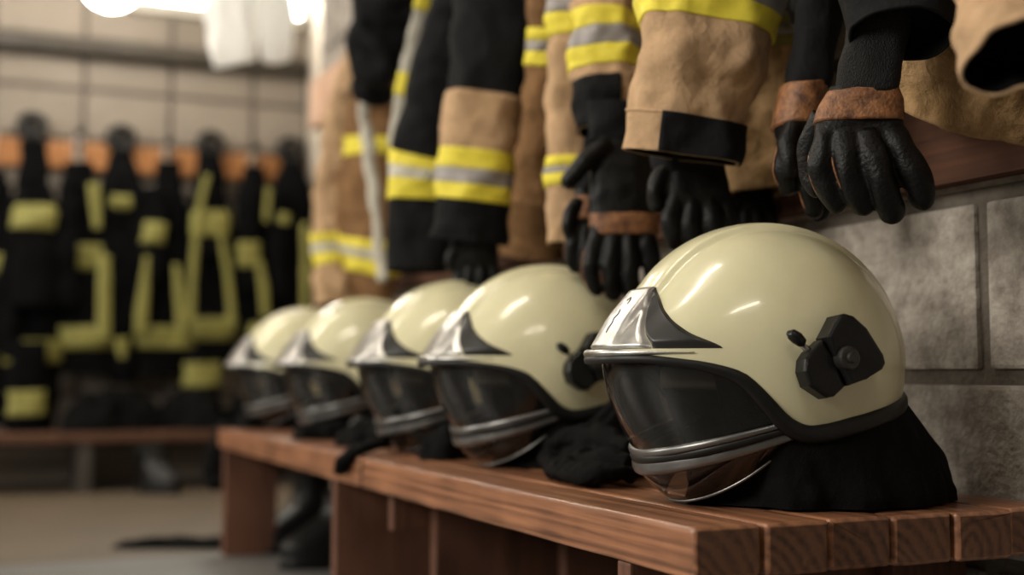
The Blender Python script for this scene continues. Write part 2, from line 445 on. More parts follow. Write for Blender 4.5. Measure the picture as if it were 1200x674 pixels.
# floor: tan sheet towards the far wall, grey concrete in front of it; the edge runs parallel to the far wall
pe = P(140, 655, Z=0.0); YE = pe.y
struct('floor_tan', box(((XL + RX) / 2, (YE + BACK) / 2, -.04), (RX - XL + .4, BACK - YE, .08)), M_FLOOR)
struct('floor', box(((XL + RX) / 2, (Y0 + YE) / 2, -.04), (RX - XL + .4, YE - Y0, .08)), M_FLOOR2)
struct('ceiling', box(((XL + RX) / 2, (Y0 + BACK) / 2, ZTOP + .04), (RX - XL + .4, BACK - Y0, .08)), M_CEIL)
def block_wall(name, axis, u0, u1, z0, z1, plane, bw, bh, uoff, zoff, stagger, gap, m, mm, sign, thick=.12):
    """sign: the direction the face looks along the wall's normal"""
    vfs = []
    k0 = math.floor((z0 - zoff) / bh); z = zoff + k0 * bh; row = k0
    while z < z1:
        o = uoff + (bw / 2 if (stagger and row % 2) else 0)
        u = o + math.floor((u0 - o) / bw) * bw
        while u < u1:
            a, b = max(u, u0), min(u + bw, u1); c, d = max(z, z0), min(z + bh, z1)
            if b - a > .03 and d - c > .03:
                cu, cz = (a + b) / 2, (c + d) / 2; su, sz = b - a - gap, d - c - gap
                if axis == 'Y': vfs.append(bbox((plane - sign * .03, cu, cz), (.06, su, sz), .005))
                else: vfs.append(bbox((cu, plane - sign * .03, cz), (su, .06, sz), .005))
            u += bw
        z += bh; row += 1
    o = struct(name, merge(*vfs), m)
    t = thick
    if axis == 'Y': bk = box((plane - sign * (.007 + t / 2), (u0 + u1) / 2, (z0 + z1) / 2), (t, u1 - u0, z1 - z0))
    else: bk = box(((u0 + u1) / 2, plane - sign * (.007 + t / 2), (z0 + z1) / 2), (u1 - u0, t, z1 - z0))
    b = obj('mortar', bk, mm, o, world=False, smooth=False)
    return o
vj = P(1150, 330, L=WALL).y
block_wall('wall_right', 'Y', Y0, PEND, 0, ZTOP, 0.0, .40, .20, vj, .425 - .4, True, .017, M_BLOCK, M_MORTAR, -1, .22)
struct('wall_recess', box((RX + .05, (PEND + BACK) / 2 - .2, ZTOP / 2), (.1, BACK - PEND + .4, ZTOP)), M_PLASTER)
block_wall('wall_back', 'X', XL, RX, 0, ZTOP, BACK, .334, .20, P(200, 150, Y=BACK).x, 1.547 - 1.4, False, .02, M_BLOCKP, M_MORTARP, -1)
WZ0, WZ1 = 1.15, 2.35
WINS = [(.1, 1.7), (3.1, 4.7)]                  # daylight windows in the left wall
zm = (WZ0 + WZ1) / 2
lw = [box((XL - .06, (Y0 + BACK) / 2, WZ0 / 2), (.12, BACK - Y0, WZ0)), box((XL - .06, (Y0 + BACK) / 2, (WZ1 + ZTOP) / 2), (.12, BACK - Y0, ZTOP - WZ1))]
ys = [Y0] + [y for w_ in WINS for y in w_] + [BACK]
for a, b in zip(ys[0::2], ys[1::2]): lw.append(box((XL - .06, (a + b) / 2, zm), (.12, b - a, WZ1 - WZ0)))
struct('wall_left', merge(*lw), M_DARKWALL)
struct('wall_front', box(((XL + RX) / 2, Y0 - .05, ZTOP / 2), (RX - XL + .4, .1, ZTOP)), M_DARKWALL)
for i, (a, b) in enumerate(WINS):
    struct('window_%d' % (i + 2), merge(*[box((XL - .09, y, zm), (.05, .06, WZ1 - WZ0)) for y in (a + .03, (a + b) / 2, b - .03)],
                                        *[box((XL - .09, (a + b) / 2, z), (.05, b - a, .06)) for z in (WZ0 + .03, WZ1 - .03)]), M_FRAME)
# dark ledge pipe along the far wall
pz = 1.705
o = struct('trim_1', sweep([(XL + .02, BACK - .035, pz), (RX - .02, BACK - .035, pz)], .035, 16, prof=(1, 1.15)), M_PIPE, True)
# bright window pane at the top of the far wall
wa = P(165, 12, Y=BACK - .03); wb = P(345, 12, Y=BACK - .03)
wz = wa.z; wt = 2.56; wm_ = (wa.x + wb.x) / 2; ww_ = wb.x - wa.x
o = struct('window_1', merge(box((wm_, BACK - .02, wz + .02), (ww_ + .14, .05, .04)), box((wa.x - .05, BACK - .02, (wz + wt) / 2), (.04, .05, wt - wz)),
                             box((wb.x + .05, BACK - .02, (wz + wt) / 2), (.04, .05, wt - wz)), box((wm_, BACK - .02, wt), (ww_ + .14, .05, .04))), M_FRAME)
obj('pane', box((wm_, BACK - .008, (wz + wt) / 2 + .01), (ww_ + .06, .006, wt - wz - .03)), M_SKY, o, smooth=False)

# ------------------------------------------------------------------ benches
BZ = .43 - .1313          # bench top
FL = .575                 # front edge distance (L)
bx0 = FL - WALL
def bench(label, y0, y1, legs, jitter):
    t = thing('timber_bench', label, 'bench', ((bx0 + 0) / 2, (y0 + y1) / 2, 0))
    n = 6; wdt = (-.012 - bx0) / n; th = .046
    for i in range(n):
        j = random.uniform(-.004, .006) if i else 0
        L_ = y1 - y0 - .006
        p = obj('plank', plank_mesh(wdt - random.uniform(.002, .0055), L_, th, i + y0, .0045, 160), M_WOOD, t, world=False)
        p.data.materials.append(M_WOODEND)
        for f in p.data.polygons:
            if abs(f.normal.y) > .9: f.material_index = 1; f.use_smooth = False
        p.location = Vector((bx0 + wdt * (i + .5), (y0 + y1) / 2 + j, BZ - th / 2 - (random.uniform(0, .0012) if i else 0))) - wloc(t)
    for (yy, fx, fw) in legs:
        for xx, ww in ((bx0 + fx + fw / 2, fw), (-.075, .10)):
            lg = obj('leg', bbox((0, 0, 0), (ww, .026, BZ - th - .001), .003), M_WOODX, t, world=False, smooth=False)
            lg.location = Vector((xx, yy, (BZ - th - .001) / 2)) - wloc(t)
        cr = obj('cross_rail', bbox((0, 0, 0), (-bx0 - .06, .022, .06), .003), M_WOODX, t, world=False, smooth=False)
        cr.location = Vector((bx0 / 2 + .01, yy + .026, BZ - th - .034)) - wloc(t)
    return t
YN = .912; YS = P(421, 530, L=FL).y; YF = 3.03
ly = P(745, 664, L=FL + .01).y
bench('reddish timber slat bench in front, the nearest helmets standing on it', YN, YS - .006, ((ly + .02, .008, .125), (YS - .06, .10, .125)), 0)
bench('farther timber bench end to end with the front bench, two blurred helmets on it', YS + .006, YF, ((P(391, 600, L=FL + .006).y, .006, .215), (YF - .05, .008, .125)), 0)

# ------------------------------------------------------------------ helmet (local: +x face, +y its left side, z up, metres)
ZC, CC, HA, HB = .142, .139, .149, .126
EPH = [0, 30, 48, 60, 68, 76, 84, 92, 105, 120, 140, 160, 180]
EZ = [.1445, .1455, .139, .128, .108, .088, .079, .079, .085, .092, .101, .109, .114]
def edge_z(phi):
    d = abs(math.degrees(math.atan2(math.sin(phi), math.cos(phi)))); return smooth_interp(d, EPH, EZ)
def rz_(z):
    if z >= ZC: return math.sqrt(max(0, 1 - ((z - ZC) / CC) ** 2))
    return 1 - .10 * ((ZC - z) / .06) ** 2 * .8
def flare(z, phi):
    d = abs(math.degrees(math.atan2(math.sin(phi), math.cos(phi))))
    k = 1 - sm(d, 12, 66)
    return .034 * (max(0, min(1.2, (.220 - z) / .070)) ** 1.5) * k
def shell_zp(z, phi, off=0.0):
    r = rz_(z)
    x = HA * r * math.cos(phi); y = HB * r * math.sin(phi)
    n = Vector((x / HA ** 2, y / HB ** 2, (z - ZC) / CC ** 2 if z > ZC else 0)).normalized()
    rg = .0055 * (1 - sm(abs(y), .026, .036)) * sm(z, .15, .19)
    p = Vector((x + flare(z, phi), y, z))
    return p + n * (rg + off)
def shell_s(phi, s, off=0.0):
    e = edge_z(phi)
    th = math.acos((e - ZC) / CC) if e >= ZC else PI / 2 + (ZC - e) / CC
    a = th * s
    z = ZC + CC * math.cos(a) if a < PI / 2 else ZC - CC * (a - PI / 2)
    return shell_zp(z, phi, off)
def shell_yz(y, z, off):
    r = rz_(z); s = max(-1, min(1, y / (HB * r))); return shell_zp(z, math.asin(s), off)

def build_helmet(label, group):
    h = thing('fire_helmet', label, 'helmet', (0, 0, 0), 0, group)
    g = lambda nm, vf, m, par=None, **k: obj(nm, vf, m, par or h, world=False, **k)
    nph, ns = 220, 70
    V, Fc = grid(lambda u, v: shell_s(2 * PI * u, .012 + .988 * v), nph, ns, True)
    c = len(V); V.append(shell_s(0, 0)); Fc += [((i + 1) % nph, i, c) for i in range(nph)]
    sh = g('shell', (V, Fc), M_SHELL)
    V, Fc = grid(lambda u, v: shell_s(2 * PI * u, .03 + .965 * v, -.008), 90, 26, True)
    c = len(V); V.append(Vector((0, 0, ZC + CC - .008))); Fc += [((i + 1) % 90, i, c) for i in range(90)]
    g('liner', (V, Fc), M_LINER)
    # rubber edge, thicker round the ears and the nape
    pts = []; rr = []
    for i in range(160):
        ph = 2 * PI * i / 160; p = shell_s(ph, 1.0); d = abs(math.degrees(math.atan2(math.sin(ph), math.cos(ph))))
        p.z -= .002 + .004 * sm(d, 50, 85); pts.append(p); rr.append(.0042 + .0048 * sm(d, 40, 82))
    g('edge_trim', sweep(pts, rr, 12, prof=(.62, 1), closed=True), M_RUBBER)
    # silver brow plate
    WZ = [.154, .169, .187, .200, .213]; WP = [.066, .053, .041, .034, .027]; WT = [.102, .083, .061, .045, .0285]
    def plate(u, v):
        z = lerp(.1535, .213, v); w_ = smooth_interp(z, WZ, WP); y = lerp(-w_, w_, u)
        e = min(u, 1 - u, v, 1 - v); return shell_yz(y, z, .0005 + .0035 * sm(e, 0, .05))
    bp = g('brow_plate', grid(plate, 48, 40), M_SILVER)
    for s_ in (-1, 1):
        def wing(u, v):
            z = lerp(.1535, .2125, v); y = lerp(smooth_interp(z, WZ, WP) + .0006, smooth_interp(z, WZ, WT), u)
            e = min(u * 1.2, 1 - u, v, 1 - v); return shell_yz(s_ * y, z, .0003 + .0042 * sm(e, 0, .12))
        w_ = g('brow_wing', grid(wing, 26, 30), M_DPLASTIC); w_['label'] = 'dark grey side wing of the brow plate'
    # embossed mark on the plate
    mk = [(.002, .199), (.006, .2015), (.009, .199), (.0095, .195)]
    mk2 = [(.004, .190), (.0065, .186), (.003, .182), (.006, .178), (.0035, .173), (.005, .169)]
    g('emblem', merge(sweep([shell_yz(y + .002, z, .0040) for y, z in mk], .0008, 8), sweep([shell_yz(y + .002, z, .0040) for y, z in mk2], .0009, 8)), M_GREYMET, bp)
    # silver lip of the peak
    pts = [shell_zp(.1495, R(d), .002) for d in range(-46, 47, 2)]
    g('peak_lip', sweep(pts, [.0006 + .0038 * (1 - sm(abs(d), 10, 46)) for d in range(-46, 47, 2)], 10), M_SILVER)
    # visor
    VB = 80
    def zb(d): return .054 + .034 * (abs(d) / VB) ** 1.75
    def zt(d): return smooth_interp(abs(d), EPH, EZ) - .003
    def vr(z, d):
        k = (z - .05) / .1
        ax = .135 + .036 * math.sin(max(0, min(1, k)) * PI / 2) ** .9; bx = .110 + .0125 * max(0, min(1, k)) ** .6
        return Vector((ax * math.cos(R(d)), bx * math.sin(R(d)), z))
    def visor(u, v):
        d = lerp(-VB, VB, u); return vr(lerp(zb(d), zt(d), v), d)
    vis = g('visor', grid(visor, 70, 24), M_VISOR)
    def vr_off(z, d, o_):
        p = vr(z, d); n = Vector((p.x / .16 ** 2, p.y / .12 ** 2, 0)).normalized(); return p + n * o_
    ds = [lerp(-VB, VB, i / 60) for i in range(61)]
    fr = g('visor_frame', merge(sweep([vr_off(zb(d) - .004, d, .001) for d in ds], [.0022 + .0026 * math.cos(R(d)) for d in ds], 10, prof=(.8, 1.0)),
                                sweep([vr_off(zb(d) - .0165, d, -.001) for d in ds], [.003 + .0050 * math.cos(R(d)) for d in ds], 12, prof=(.55, 1.25))), M_GREYMET)
    g('frame_groove', sweep([vr_off(zb(d) - .010, d, -.0012) for d in ds], [.0035 + .003 * math.cos(R(d)) for d in ds], 8), M_RUBBER, fr)
    # lower smoked chin shield
    def zc2(d): return .002 + .066 * (abs(d) / VB) ** 2.2
    def chin(u, v):
        d = lerp(-VB, VB, u); z0 = zb(d) - .018; z1 = zc2(d); z = lerp(z0, z1, v)
        ax = lerp(.134, .100, v ** 1.5); bx = lerp(.112, .103, v ** 2)
        return Vector((ax * math.cos(R(d)), bx * math.sin(R(d)), z))
    g('chin_shield', grid(chin, 60, 14), M_CHIN)
    g('shield_edge', sweep([chin(i / 60, 1.0) for i in range(61)], .0016, 8), M_GREYMET)
    # ratchet head band seen through the visor
    g('head_band', sweep([(.105 * math.cos(a), .088 * math.sin(a), .118 + .008 * math.cos(a)) for a in [2 * PI * i / 48 for i in range(48)]], .011, 10, prof=(.25, 1), closed=True), M_DPLASTIC)
    # black ring added to darken the inside behind the clear parts
    def inner(u, v):
        a = 2 * PI * u; k = 1 - .10 * math.sin(v * PI) + .03 * nz((math.cos(a), math.sin(a), v), 4, 2)
        return Vector((-.006 + .086 * k * math.cos(a), .090 * k * math.sin(a), lerp(.001, .100 - .038 * math.cos(a), v)))
    g('inner_dark_ring', grid(inner, 60, 14, True), M_CLOTH)
    # neck curtain
    def curtain(u, v):
        d = lerp(48, 312, u); ph = R(d); top = shell_s(ph, 1.0, -.004); top.z += .004
        fw = .5 - .5 * math.cos(2 * PI * u)
        a_ = .118 + .074 * sm(u, .05, .5) * sm(1 - u, .05, .5) * 1.0
        bot = Vector((-.012 + (a_ + .01) * math.cos(ph), (.110 + .052 * fw) * math.sin(ph), .0015))
        ad_ = min(d, 360 - d); kk = lerp(.74, 1, sm(ad_, 50, 76)); bot.x *= kk; bot.y *= kk; top.x *= lerp(.86, 1, sm(ad_, 56, 76)); top.y *= lerp(.86, 1, sm(ad_, 56, 76))
        k = v; b = lerp(math.sin(k * PI / 2) ** 1.15, k ** .9, .7)
        p = top.lerp(bot, 0); p.x = lerp(top.x, bot.x, b); p.y = lerp(top.y, bot.y, b); p.z = lerp(top.z, bot.z, k)
        q = Vector((p.x, p.y, p.z * .55))
        f = .010 * k * (nz(q, 24, 4) + .6 * math.sin(ph * 9 + 4 * nz(p, 10, 2)) * .6) + .006 * k * nz(q, 60, 8)
        n = Vector((math.cos(ph), math.sin(ph), 0)); p = p + n * f
        if k > .9: p += n * -.003 * (k - .9) / .1
        return p
    nc = g('neck_curtain', grid(curtain, 150, 34), M_CLOTH)
    # lamp bracket on the wearer's left side, laid on the tangent plane
    for s_ in (1, -1):
        zc_ = .143; ph0 = R(95)
        p0 = shell_zp(zc_, ph0 * s_, -.003)
        n = Vector((math.cos(ph0) / HA, s_ * math.sin(ph0) / HB, .10 / CC)).normalized()
        U = Vector((0, 0, 1)).cross(n).normalized() * 1.0; Wd = n.cross(U).normalized()
        # U points to the helmet's back when seen from outside on the left side
        if s_ < 0: U = -U
        def fr_(uvw): return p0 + U * (uvw[0] * .00047) + Wd * (-uvw[1] * .00047) + n * uvw[2]
        main = [(592, 250), (606, 247), (626, 252), (655, 276), (690, 330), (693, 347), (684, 360), (640, 380), (606, 391), (575, 330), (560, 295)]
        front = [(556, 299), (572, 332), (602, 392), (576, 412), (560, 415), (520, 391), (511, 362), (515, 338), (528, 322)]
        def pr(poly, d, bv):
            V, Fc = prism([((u - 600), (v - 335)) for u, v in poly], d, 0)
            V, Fc = prism([((u - 600) * .00047, -(v - 335) * .00047) for u, v in poly], d, bv)
            return [p0 + U * v.x + Wd * v.y + n * v.z for v in V], Fc
        br = g('lamp_bracket', pr(main, .024, .005), M_BPLASTIC, smooth=False)
        g('clamp_block', pr(front, .018, .004), M_BPLASTIC, br, smooth=False)
        cir = [(600 + 24 * math.cos(2 * PI * i / 28), 338 + 24 * math.sin(2 * PI * i / 28)) for i in range(28)]
        cir2 = [(600 + 11 * math.cos(2 * PI * i / 20), 338 + 11 * math.sin(2 * PI * i / 20)) for i in range(20)]
        g('clamp_knob', merge(pr(cir, .030, .003), pr(cir2, .034, .002)), M_DPLASTIC, br, smooth=False)
        lv = [fr_((u - 600, v - 335, w_)) for u, v, w_ in ((486, 284, .0095), (492, 288, .012), (503, 296, .013), (514, 304, .012), (520, 309, .010))]
        g('latch_lever', sweep(lv, [.002, .0055, .0062, .0052, .002], 12, up=n), M_BPLASTIC)
        tp = [fr_((u - 600, v - 335, w_)) for u, v, w_ in ((517, 307, .008), (528, 316, .009), (540, 325, .008))]
        g('lever_pin', sweep(tp, [.0025, .0036, .003], 10, up=n), M_SILVER)
    return h

H_GROUP = 'cream fire helmets in a row on the benches'
FACE = -90 + 9      # azimuth from +Y towards +X
def hpos(px, Zd):
    d = ray(px, HOR); d = Vector((d.x, d.y, 0)); p = CAM + d * Zd; return (p.x, p.y, BZ + .001)
def hrot(px, extra=0):
    az = FACE + (math.degrees(math.atan((px - 600) / F)) - 11.4) * .55 + extra
    return R(90 - az)
HELM = [(893, 1.295, 'largest cream helmet, sharp in focus, nearest on the front bench end', 0),
        (641, 1.79, 'second cream helmet from the front, under the pair of hanging gloves', 0),
        (537, 2.09, 'third cream helmet from the front, middle of the row of five', 0),
        (428, 2.58, 'fourth cream helmet, blurred with white glint, next to last in the row', 0),
        (357, 2.98, 'farthest and smallest blurred cream helmet at the bench far end', 4)]
h0 = None
for px, Zd, lab, ex in HELM:
    if h0 is None:
        h0 = build_helmet(lab, H_GROUP); h0.location = hpos(px, Zd); h0.rotation_euler = (0, 0, hrot(px, ex))
    else: dup(h0, hpos(px, Zd), hrot(px, ex), lab)

# ------------------------------------------------------------------ crumpled black hoods beside the helmets
def heap(name, label, c, rx, ry, hz, rz, seed, cat='hood', m=None, group=None, sharp=1.0):
    t_ = Matrix.Rotation(rz, 3, 'Z')
    def f(u, v):
        a = 2 * PI * u; r = v
        lob = 1 + .16 * math.sin(2 * a + seed) + .10 * math.sin(3 * a + 2 * seed) + .06 * math.sin(7 * a + seed)
        x = rx * r * lob * math.cos(a); y = ry * r * lob * math.sin(a)
        z = hz * (1 - r ** 1.4) ** .9
        # overhanging rolled folds
        q = Vector((x, y, z)); fo = 1 - abs(nz(q, 16, seed)) * 2.4; fo2 = 1 - abs(nz(q, 34, seed + 5)) * 2.2
        k = min(1, 3.2 * r) * sm(1 - r, 0, .12)
        z += hz * .20 * fo * k + hz * .08 * fo2 * k
        bul = 1 + .22 * math.sin(PI * min(1, r * 1.02)) * fo
        z = max(z, .0008)
        return Vector(c) + t_ @ Vector((x * bul, y * bul, z))
    V, Fc = grid(lambda u, v: f(u, .02 + .98 * v), 90, 40, True)
    n = 90; cc = len(V); V.append(f(0, 0)); Fc += [((i + 1) % n, i, cc) for i in range(n)]
    b0 = 39 * n; Fc.append(tuple(b0 + i for i in range(n)))
    o = obj(name, (V, Fc), m or M_CLOTH)
    recenter(o, c); tag(o, label, cat, group)
    return o
HG = 'black cloth hoods lying beside the helmets'
def hp(px, py, L): p = P(px, py, L=L); return (p.x, p.y, BZ + .0005)
NEARHOOD = 'crumpled black cloth hood between the two nearest helmets'
heap('flash_hood', 'small black cloth bundle left of the second helmet from the front', hp(528, 540, .70), .052, .05, .050, R(40), 2.1, group=HG)
heap('flash_hood', 'black cloth bundle beside the third helmet, by the drooping strap', hp(441, 520, .69), .060, .06, .048, R(10), 3.4, group=HG)
heap('flash_hood', 'blurred black cloth in front of the fourth helmet on the far bench', hp(385, 510, .68), .058, .06, .046, R(70), 4.2, group=HG)
heap('flash_hood', 'black cloth lump at the far bench end by the smallest helmet', hp(312, 500, .68), .085, .07, .055, R(0), 5.0, group=HG)
# strap drooping over the edge at the joint of the benches
sp = [P(455, 519, L=.66), P(440, 521, L=.62), P(424, 526, L=.595), P(411, 532, L=.570), P(403, 541, L=.566), P(399, 552, L=.566)]
for i, p in enumerate(sp): p.z = max(p.z, BZ + .010) if i < 3 else p.z
o = obj('cloth_strap', sweep(sp, [.010, .012, .013, .014, .015, .012], 14, prof=(1, .75)), M_CLOTH)
recenter(o, sp[2]); tag(o, 'rolled black strap drooping over the front edge where the two benches meet', 'strap')
# black cloth hanging off the far end of the far bench
tb = Tube([(272, 498, 7, .60, .8), (262, 512, 12, .60, .8), (258, 535, 16, .60, .7), (257, 558, 17, .60, .6), (259, 569, 13, .60, .5)], wr=.006, ws=20, seed=4)
o = obj('hanging_cloth', tb.body(0, 4), M_CLOTH); recenter(o, tb.c[0]); tag(o, 'black cloth bag hanging off the far end of the far bench', 'bag')

# ------------------------------------------------------------------ boards on the bench wall
zb0 = P(1200, 198, L=WALL - .03).z
o = obj('back_board', bbox((0, 0, 0), (.028, PEND - .1 + .3, .10), .004), M_RAIL, smooth=False)
o.location = (-.0145, (PEND - .1 - .3) / 2 + .02, zb0 + .05); tag(o, 'dark reddish wooden board on the block wall behind the coat hems', 'board')
rail = thing('coat_rail', 'pale end of the upper wooden coat rail above the far tan coat', 'coat rail', (0, PEND / 2, 1.25))
p = obj('board', bbox((0, 0, 0), (.045, PEND + .25, .145), .006), M_RAILP, rail, world=False, smooth=False)
RAILY = P(363, 125, L=WALL - .045).y
p.location = Vector((-.0235, RAILY - (PEND + .25) / 2, 1.25)) - wloc(rail)
def coat_hook(y, parent, z=1.26, x=-.046):
    b = Vector((x, y, z))
    v = sweep([b + Vector(q) for q in ((0, 0, .02), (-.02, 0, .01), (-.045, 0, 0), (-.06, 0, .012), (-.064, 0, .032), (-.06, 0, .045))], [.006, .006, .006, .006, .0055, .007], 10, up=Vector((0, 1, 0)))
    return obj('hook', merge(v, bbox(b + Vector((-.002, 0, .005)), (.005, .03, .06), .001)), M_HOOK, parent)

# ------------------------------------------------------------------ coats on the bench wall
G_COAT = 'fire coats hanging along the bench wall'
def coat(label, y, x=-.11):
    coat_hook(y, rail)
    return thing('fire_coat', label, 'coat', (x, y, 1.26), 0, G_COAT)
def torso(tb, par, m, t1=None, lin=True):
    t1 = tb.n - 1 if t1 is None else t1
    o = obj('coat_body', tb.body(0, t1, na=80), m, par)
    if lin: obj('lining', tb.lining(t1, .8), M_CLOTH, par)
    return o
def sleeve(tb, par, m, lin=True):
    o = obj('sleeve', tb.body(0, tb.n - 1, na=72, lip=.05, thick=.003), m, par)
    if lin: obj('sleeve_lining', tb.lining(tb.n - 1, .7), M_CLOTH, o)
    return o
def collar(par, y, m, x=-.10):
    pts = [(x + .055 * math.cos(a), y + .075 * math.sin(a), 1.245 + .012 * math.cos(a)) for a in [2 * PI * i / 40 for i in range(40)]]
    obj('collar', sweep(pts, .04, 10, prof=(.22, 1), closed=True), m, par)

TW = Vector((.45, -.893, 0))
# --- A: rightmost tan coat
A = coat('worn tan coat at the right edge, its black-lined cuff open towards the room', .80)
tA = Tube([(1170, -330, 40, .90, 1.0), (1170, -220, 110, .90, .5), (1166, -60, 92, .92, .45), (1150, 50, 84, .94, .42), (1120, 140, 76, .945, .36)], wr=.018, ws=20, seed=11, zs=.5,
          wide=Vector((.49, -.87, 0)))
torso(tA, A, M_TAN2)
sA = Tube([(1170, -230, 58, .86, .8), (1186, -120, 62, .80, .75), (1196, -40, 62, .76, .72), (1203, 20, 61, .735, .72), (1208, 66, 60, .70, .74)], wr=.011, ws=20, seed=12,
          wide=Vector((.80, -.45, .40)).normalized())
s_ = sleeve(sA, A, M_TAN)
collar(A, .80, M_NAVY)

# --- F: black coat whose sleeves hold the near pair of gloves
Fc_ = coat('black coat with two dark sleeves above the near pair of gloves', 1.06)
fR = Tube([(1040, -330, 60, .90, .8), (1046, -160, 66, .86, .7), (1052, -40, 64, .83, .7), (1056, 10, 62, .82, .7), (1058, 40, 60, .81, .68)], wr=.005, ws=18, seed=13,
          wide=Vector((.88, -.42, .22)).normalized())
sleeve(fR, Fc_, M_NAVY)
fL = Tube([(985, -330, 40, .93, .8), (975, -160, 38, .91, .7), (968, -40, 36, .89, .7), (962, 0, 34, .88, .7), (958, 14, 33, .88, .7)], wr=.004, ws=18, seed=14)
sleeve(fL, Fc_, M_NAVY)
tF = Tube([(1010, -400, 45, .94, 1.0), (1010, -300, 95, .94, .5), (1010, -150, 90, .95, .45), (1010, -40, 80, .96, .4), (1010, 20, 66, .965, .36)], wr=.006, ws=14, seed=15, wide=TW)
torso(tF, Fc_, M_NAVY); collar(Fc_, 1.06, M_NAVY)

# --- B: tan coat with the big striped sleeve in the middle
B = coat('tan coat with wide striped sleeve and black cuff tab, hanging over the nearest helmet', 1.36)
tB = Tube([(880, -330, 40, .93, 1.0), (880, -230, 84, .93, .5), (882, -60, 66, .94, .5), (887, 80, 58, .95, .45), (890, 170, 54, .955, .42), (892, 228, 50, .955, .40)], wr=.014, ws=18, seed=21, zs=.6, wide=TW)
torso(tB, B, M_TAN2)
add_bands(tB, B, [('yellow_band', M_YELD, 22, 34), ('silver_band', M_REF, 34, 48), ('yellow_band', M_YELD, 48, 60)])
obj('hem_band', tB.mesh(tB.t(192), tB.n - 1.01, .002), M_TAN2, B)
sB = Tube([(866, -330, 66, .90, .7), (850, -150, 72, .84, .68), (836, -40, 76, .81, .66), (829, 10, 75, .80, .64), (820, 70, 71, .79, .62), (806, 130, 63, .785, .60), (798, 184, 62, .78, .56)],
          wr=.010, ws=22, seed=22, wide=(RIGHT + Vector((0, 0, .0))).normalized(), zs=.8)
s_ = sleeve(sB, B, M_TAN)
sB2 = sB
obj('yellow_band', sB.mesh(sB.t(12), sB.t(36), .0025, step=.03), M_YEL, B)
obj('silver_band', sB.mesh(sB.t(-12), sB.t(13), .0022, step=.03), M_REF, B)
obj('yellow_band', sB.mesh(sB.t(-34), sB.t(-11), .0025, step=.03), M_YEL, B)
obj('cuff_hem', sB.mesh(sB.t(137), sB.t(139.5), .002, step=.03), M_TAN, B)
obj('cuff_tab', sB.mesh(sB.t(137), 5.99, .0035, R(-70), R(118), na=40, step=.03), M_NAVY, B)['label'] = 'black cuff tab'
collar(B, 1.36, M_NAVY)

# --- C: tan coat with yellow bands left of B
C_ = coat('tan coat with bright yellow sleeve bands and a dark cuff panel, above the second helmet', 1.66)
tC = Tube([(705, -260, 34, .94, 1.0), (705, -190, 78, .94, .5), (703, -60, 58, .95, .45), (700, 80, 46, .955, .40), (698, 170, 42, .955, .38)], wr=.007, ws=16, seed=31, wide=TW)
torso(tC, C_, M_BROWN)
sC = Tube([(745, -260, 44, .91, .7), (730, -120, 43, .87, .7), (716, -20, 41, .85, .7), (711, 40, 40, .84, .68), (712, 96, 38, .835, .66), (715, 153, 36, .83, .64)], wr=.009, ws=24, seed=32)
s_ = sleeve(sC, C_, M_TAN)
add_bands(sC, C_, [('yellow_band', M_YEL, 18, 42), ('silver_band', M_REF, 42, 62), ('yellow_band', M_YEL, 62, 84)])
obj('cuff_panel', sC.mesh(sC.t(98), 4.99, .003, R(72), R(205), na=30), M_NAVY, C_)['label'] = 'black cuff panel'
sC2 = Tube([(695, -260, 34, .90, .7), (682, -100, 32, .86, .7), (672, 0, 28, .845, .7), (668, 100, 26, .84, .7), (667, 200, 25, .835, .7), (666, 286, 24, .83, .7)], wr=.006, ws=24, seed=33)
s_ = sleeve(sC2, C_, M_TAN)
add_bands(sC2, C_, [('yellow_band', M_YEL, 185, 198), ('silver_band', M_REF, 198, 206), ('yellow_band', M_YEL, 206, 218), ('silver_band', M_REF, -30, 20), ('yellow_band', M_YEL, 20, 44)])
collar(C_, 1.66, M_NAVY)

# --- C2: brown coat mostly hidden between the black coat and C
K = coat('brown coat with a small yellow band, half hidden behind the black sleeve', 1.96)
tK = Tube([(640, -210, 28, .93, 1.0), (636, -150, 66, .93, .5), (630, -20, 46, .93, .45), (626, 70, 40, .935, .42), (620, 180, 40, .94, .4), (616, 262, 38, .945, .38), (615, 300, 34, .95, .34)], wr=.009, ws=15, seed=41, wide=TW)
torso(tK, K, M_BROWN)
sK = Tube([(655, -200, 30, .88, .7), (648, -60, 26, .86, .7), (641, 40, 22, .85, .7), (632, 140, 22, .85, .7), (622, 240, 20, .85, .7)], wr=.006, ws=24, seed=42)
s_ = sleeve(sK, K, M_BROWN)
add_bands(sK, K, [('yellow_band', M_YEL, 36, 50), ('silver_band', M_REF, 50, 62), ('yellow_band', M_YEL, 62, 78)])
collar(K, 1.96, M_NAVY)

# --- D: black coat with tan elbow patch
D = coat('black coat with tan patch and yellow banded sleeves, above the third helmet', 2.25)
tD = Tube([(585, -190, 26, .88, 1.0), (580, -140, 46, .88, .5), (570, -20, 42, .88, .45), (555, 100, 38, .885, .4), (545, 200, 34, .89, .36), (540, 300, 32, .89, .32)], wr=.007, ws=15, seed=51, wide=TW)
torso(tD, D, M_NAVY)
sD = Tube([(600, -190, 42, .90, .7), (588, -70, 50, .84, .7), (579, 20, 50, .81, .68), (570, 100, 45, .795, .66), (561, 178, 44, .785, .64), (555, 235, 43, .78, .62), (549, 283, 44, .775, .60)], wr=.007, ws=16, seed=52)
s_ = sleeve(sD, D, M_NAVY)
obj('elbow_patch', sD.mesh(sD.t(113), sD.t(181), .0022, R(-15), R(215), na=50), M_TAN, D)['label'] = 'tan patch on the lower sleeve'
add_bands(sD, D, [('yellow_band', M_YEL, 178, 198), ('silver_band', M_REF, 198, 216), ('yellow_band', M_YEL, 216, 236)])
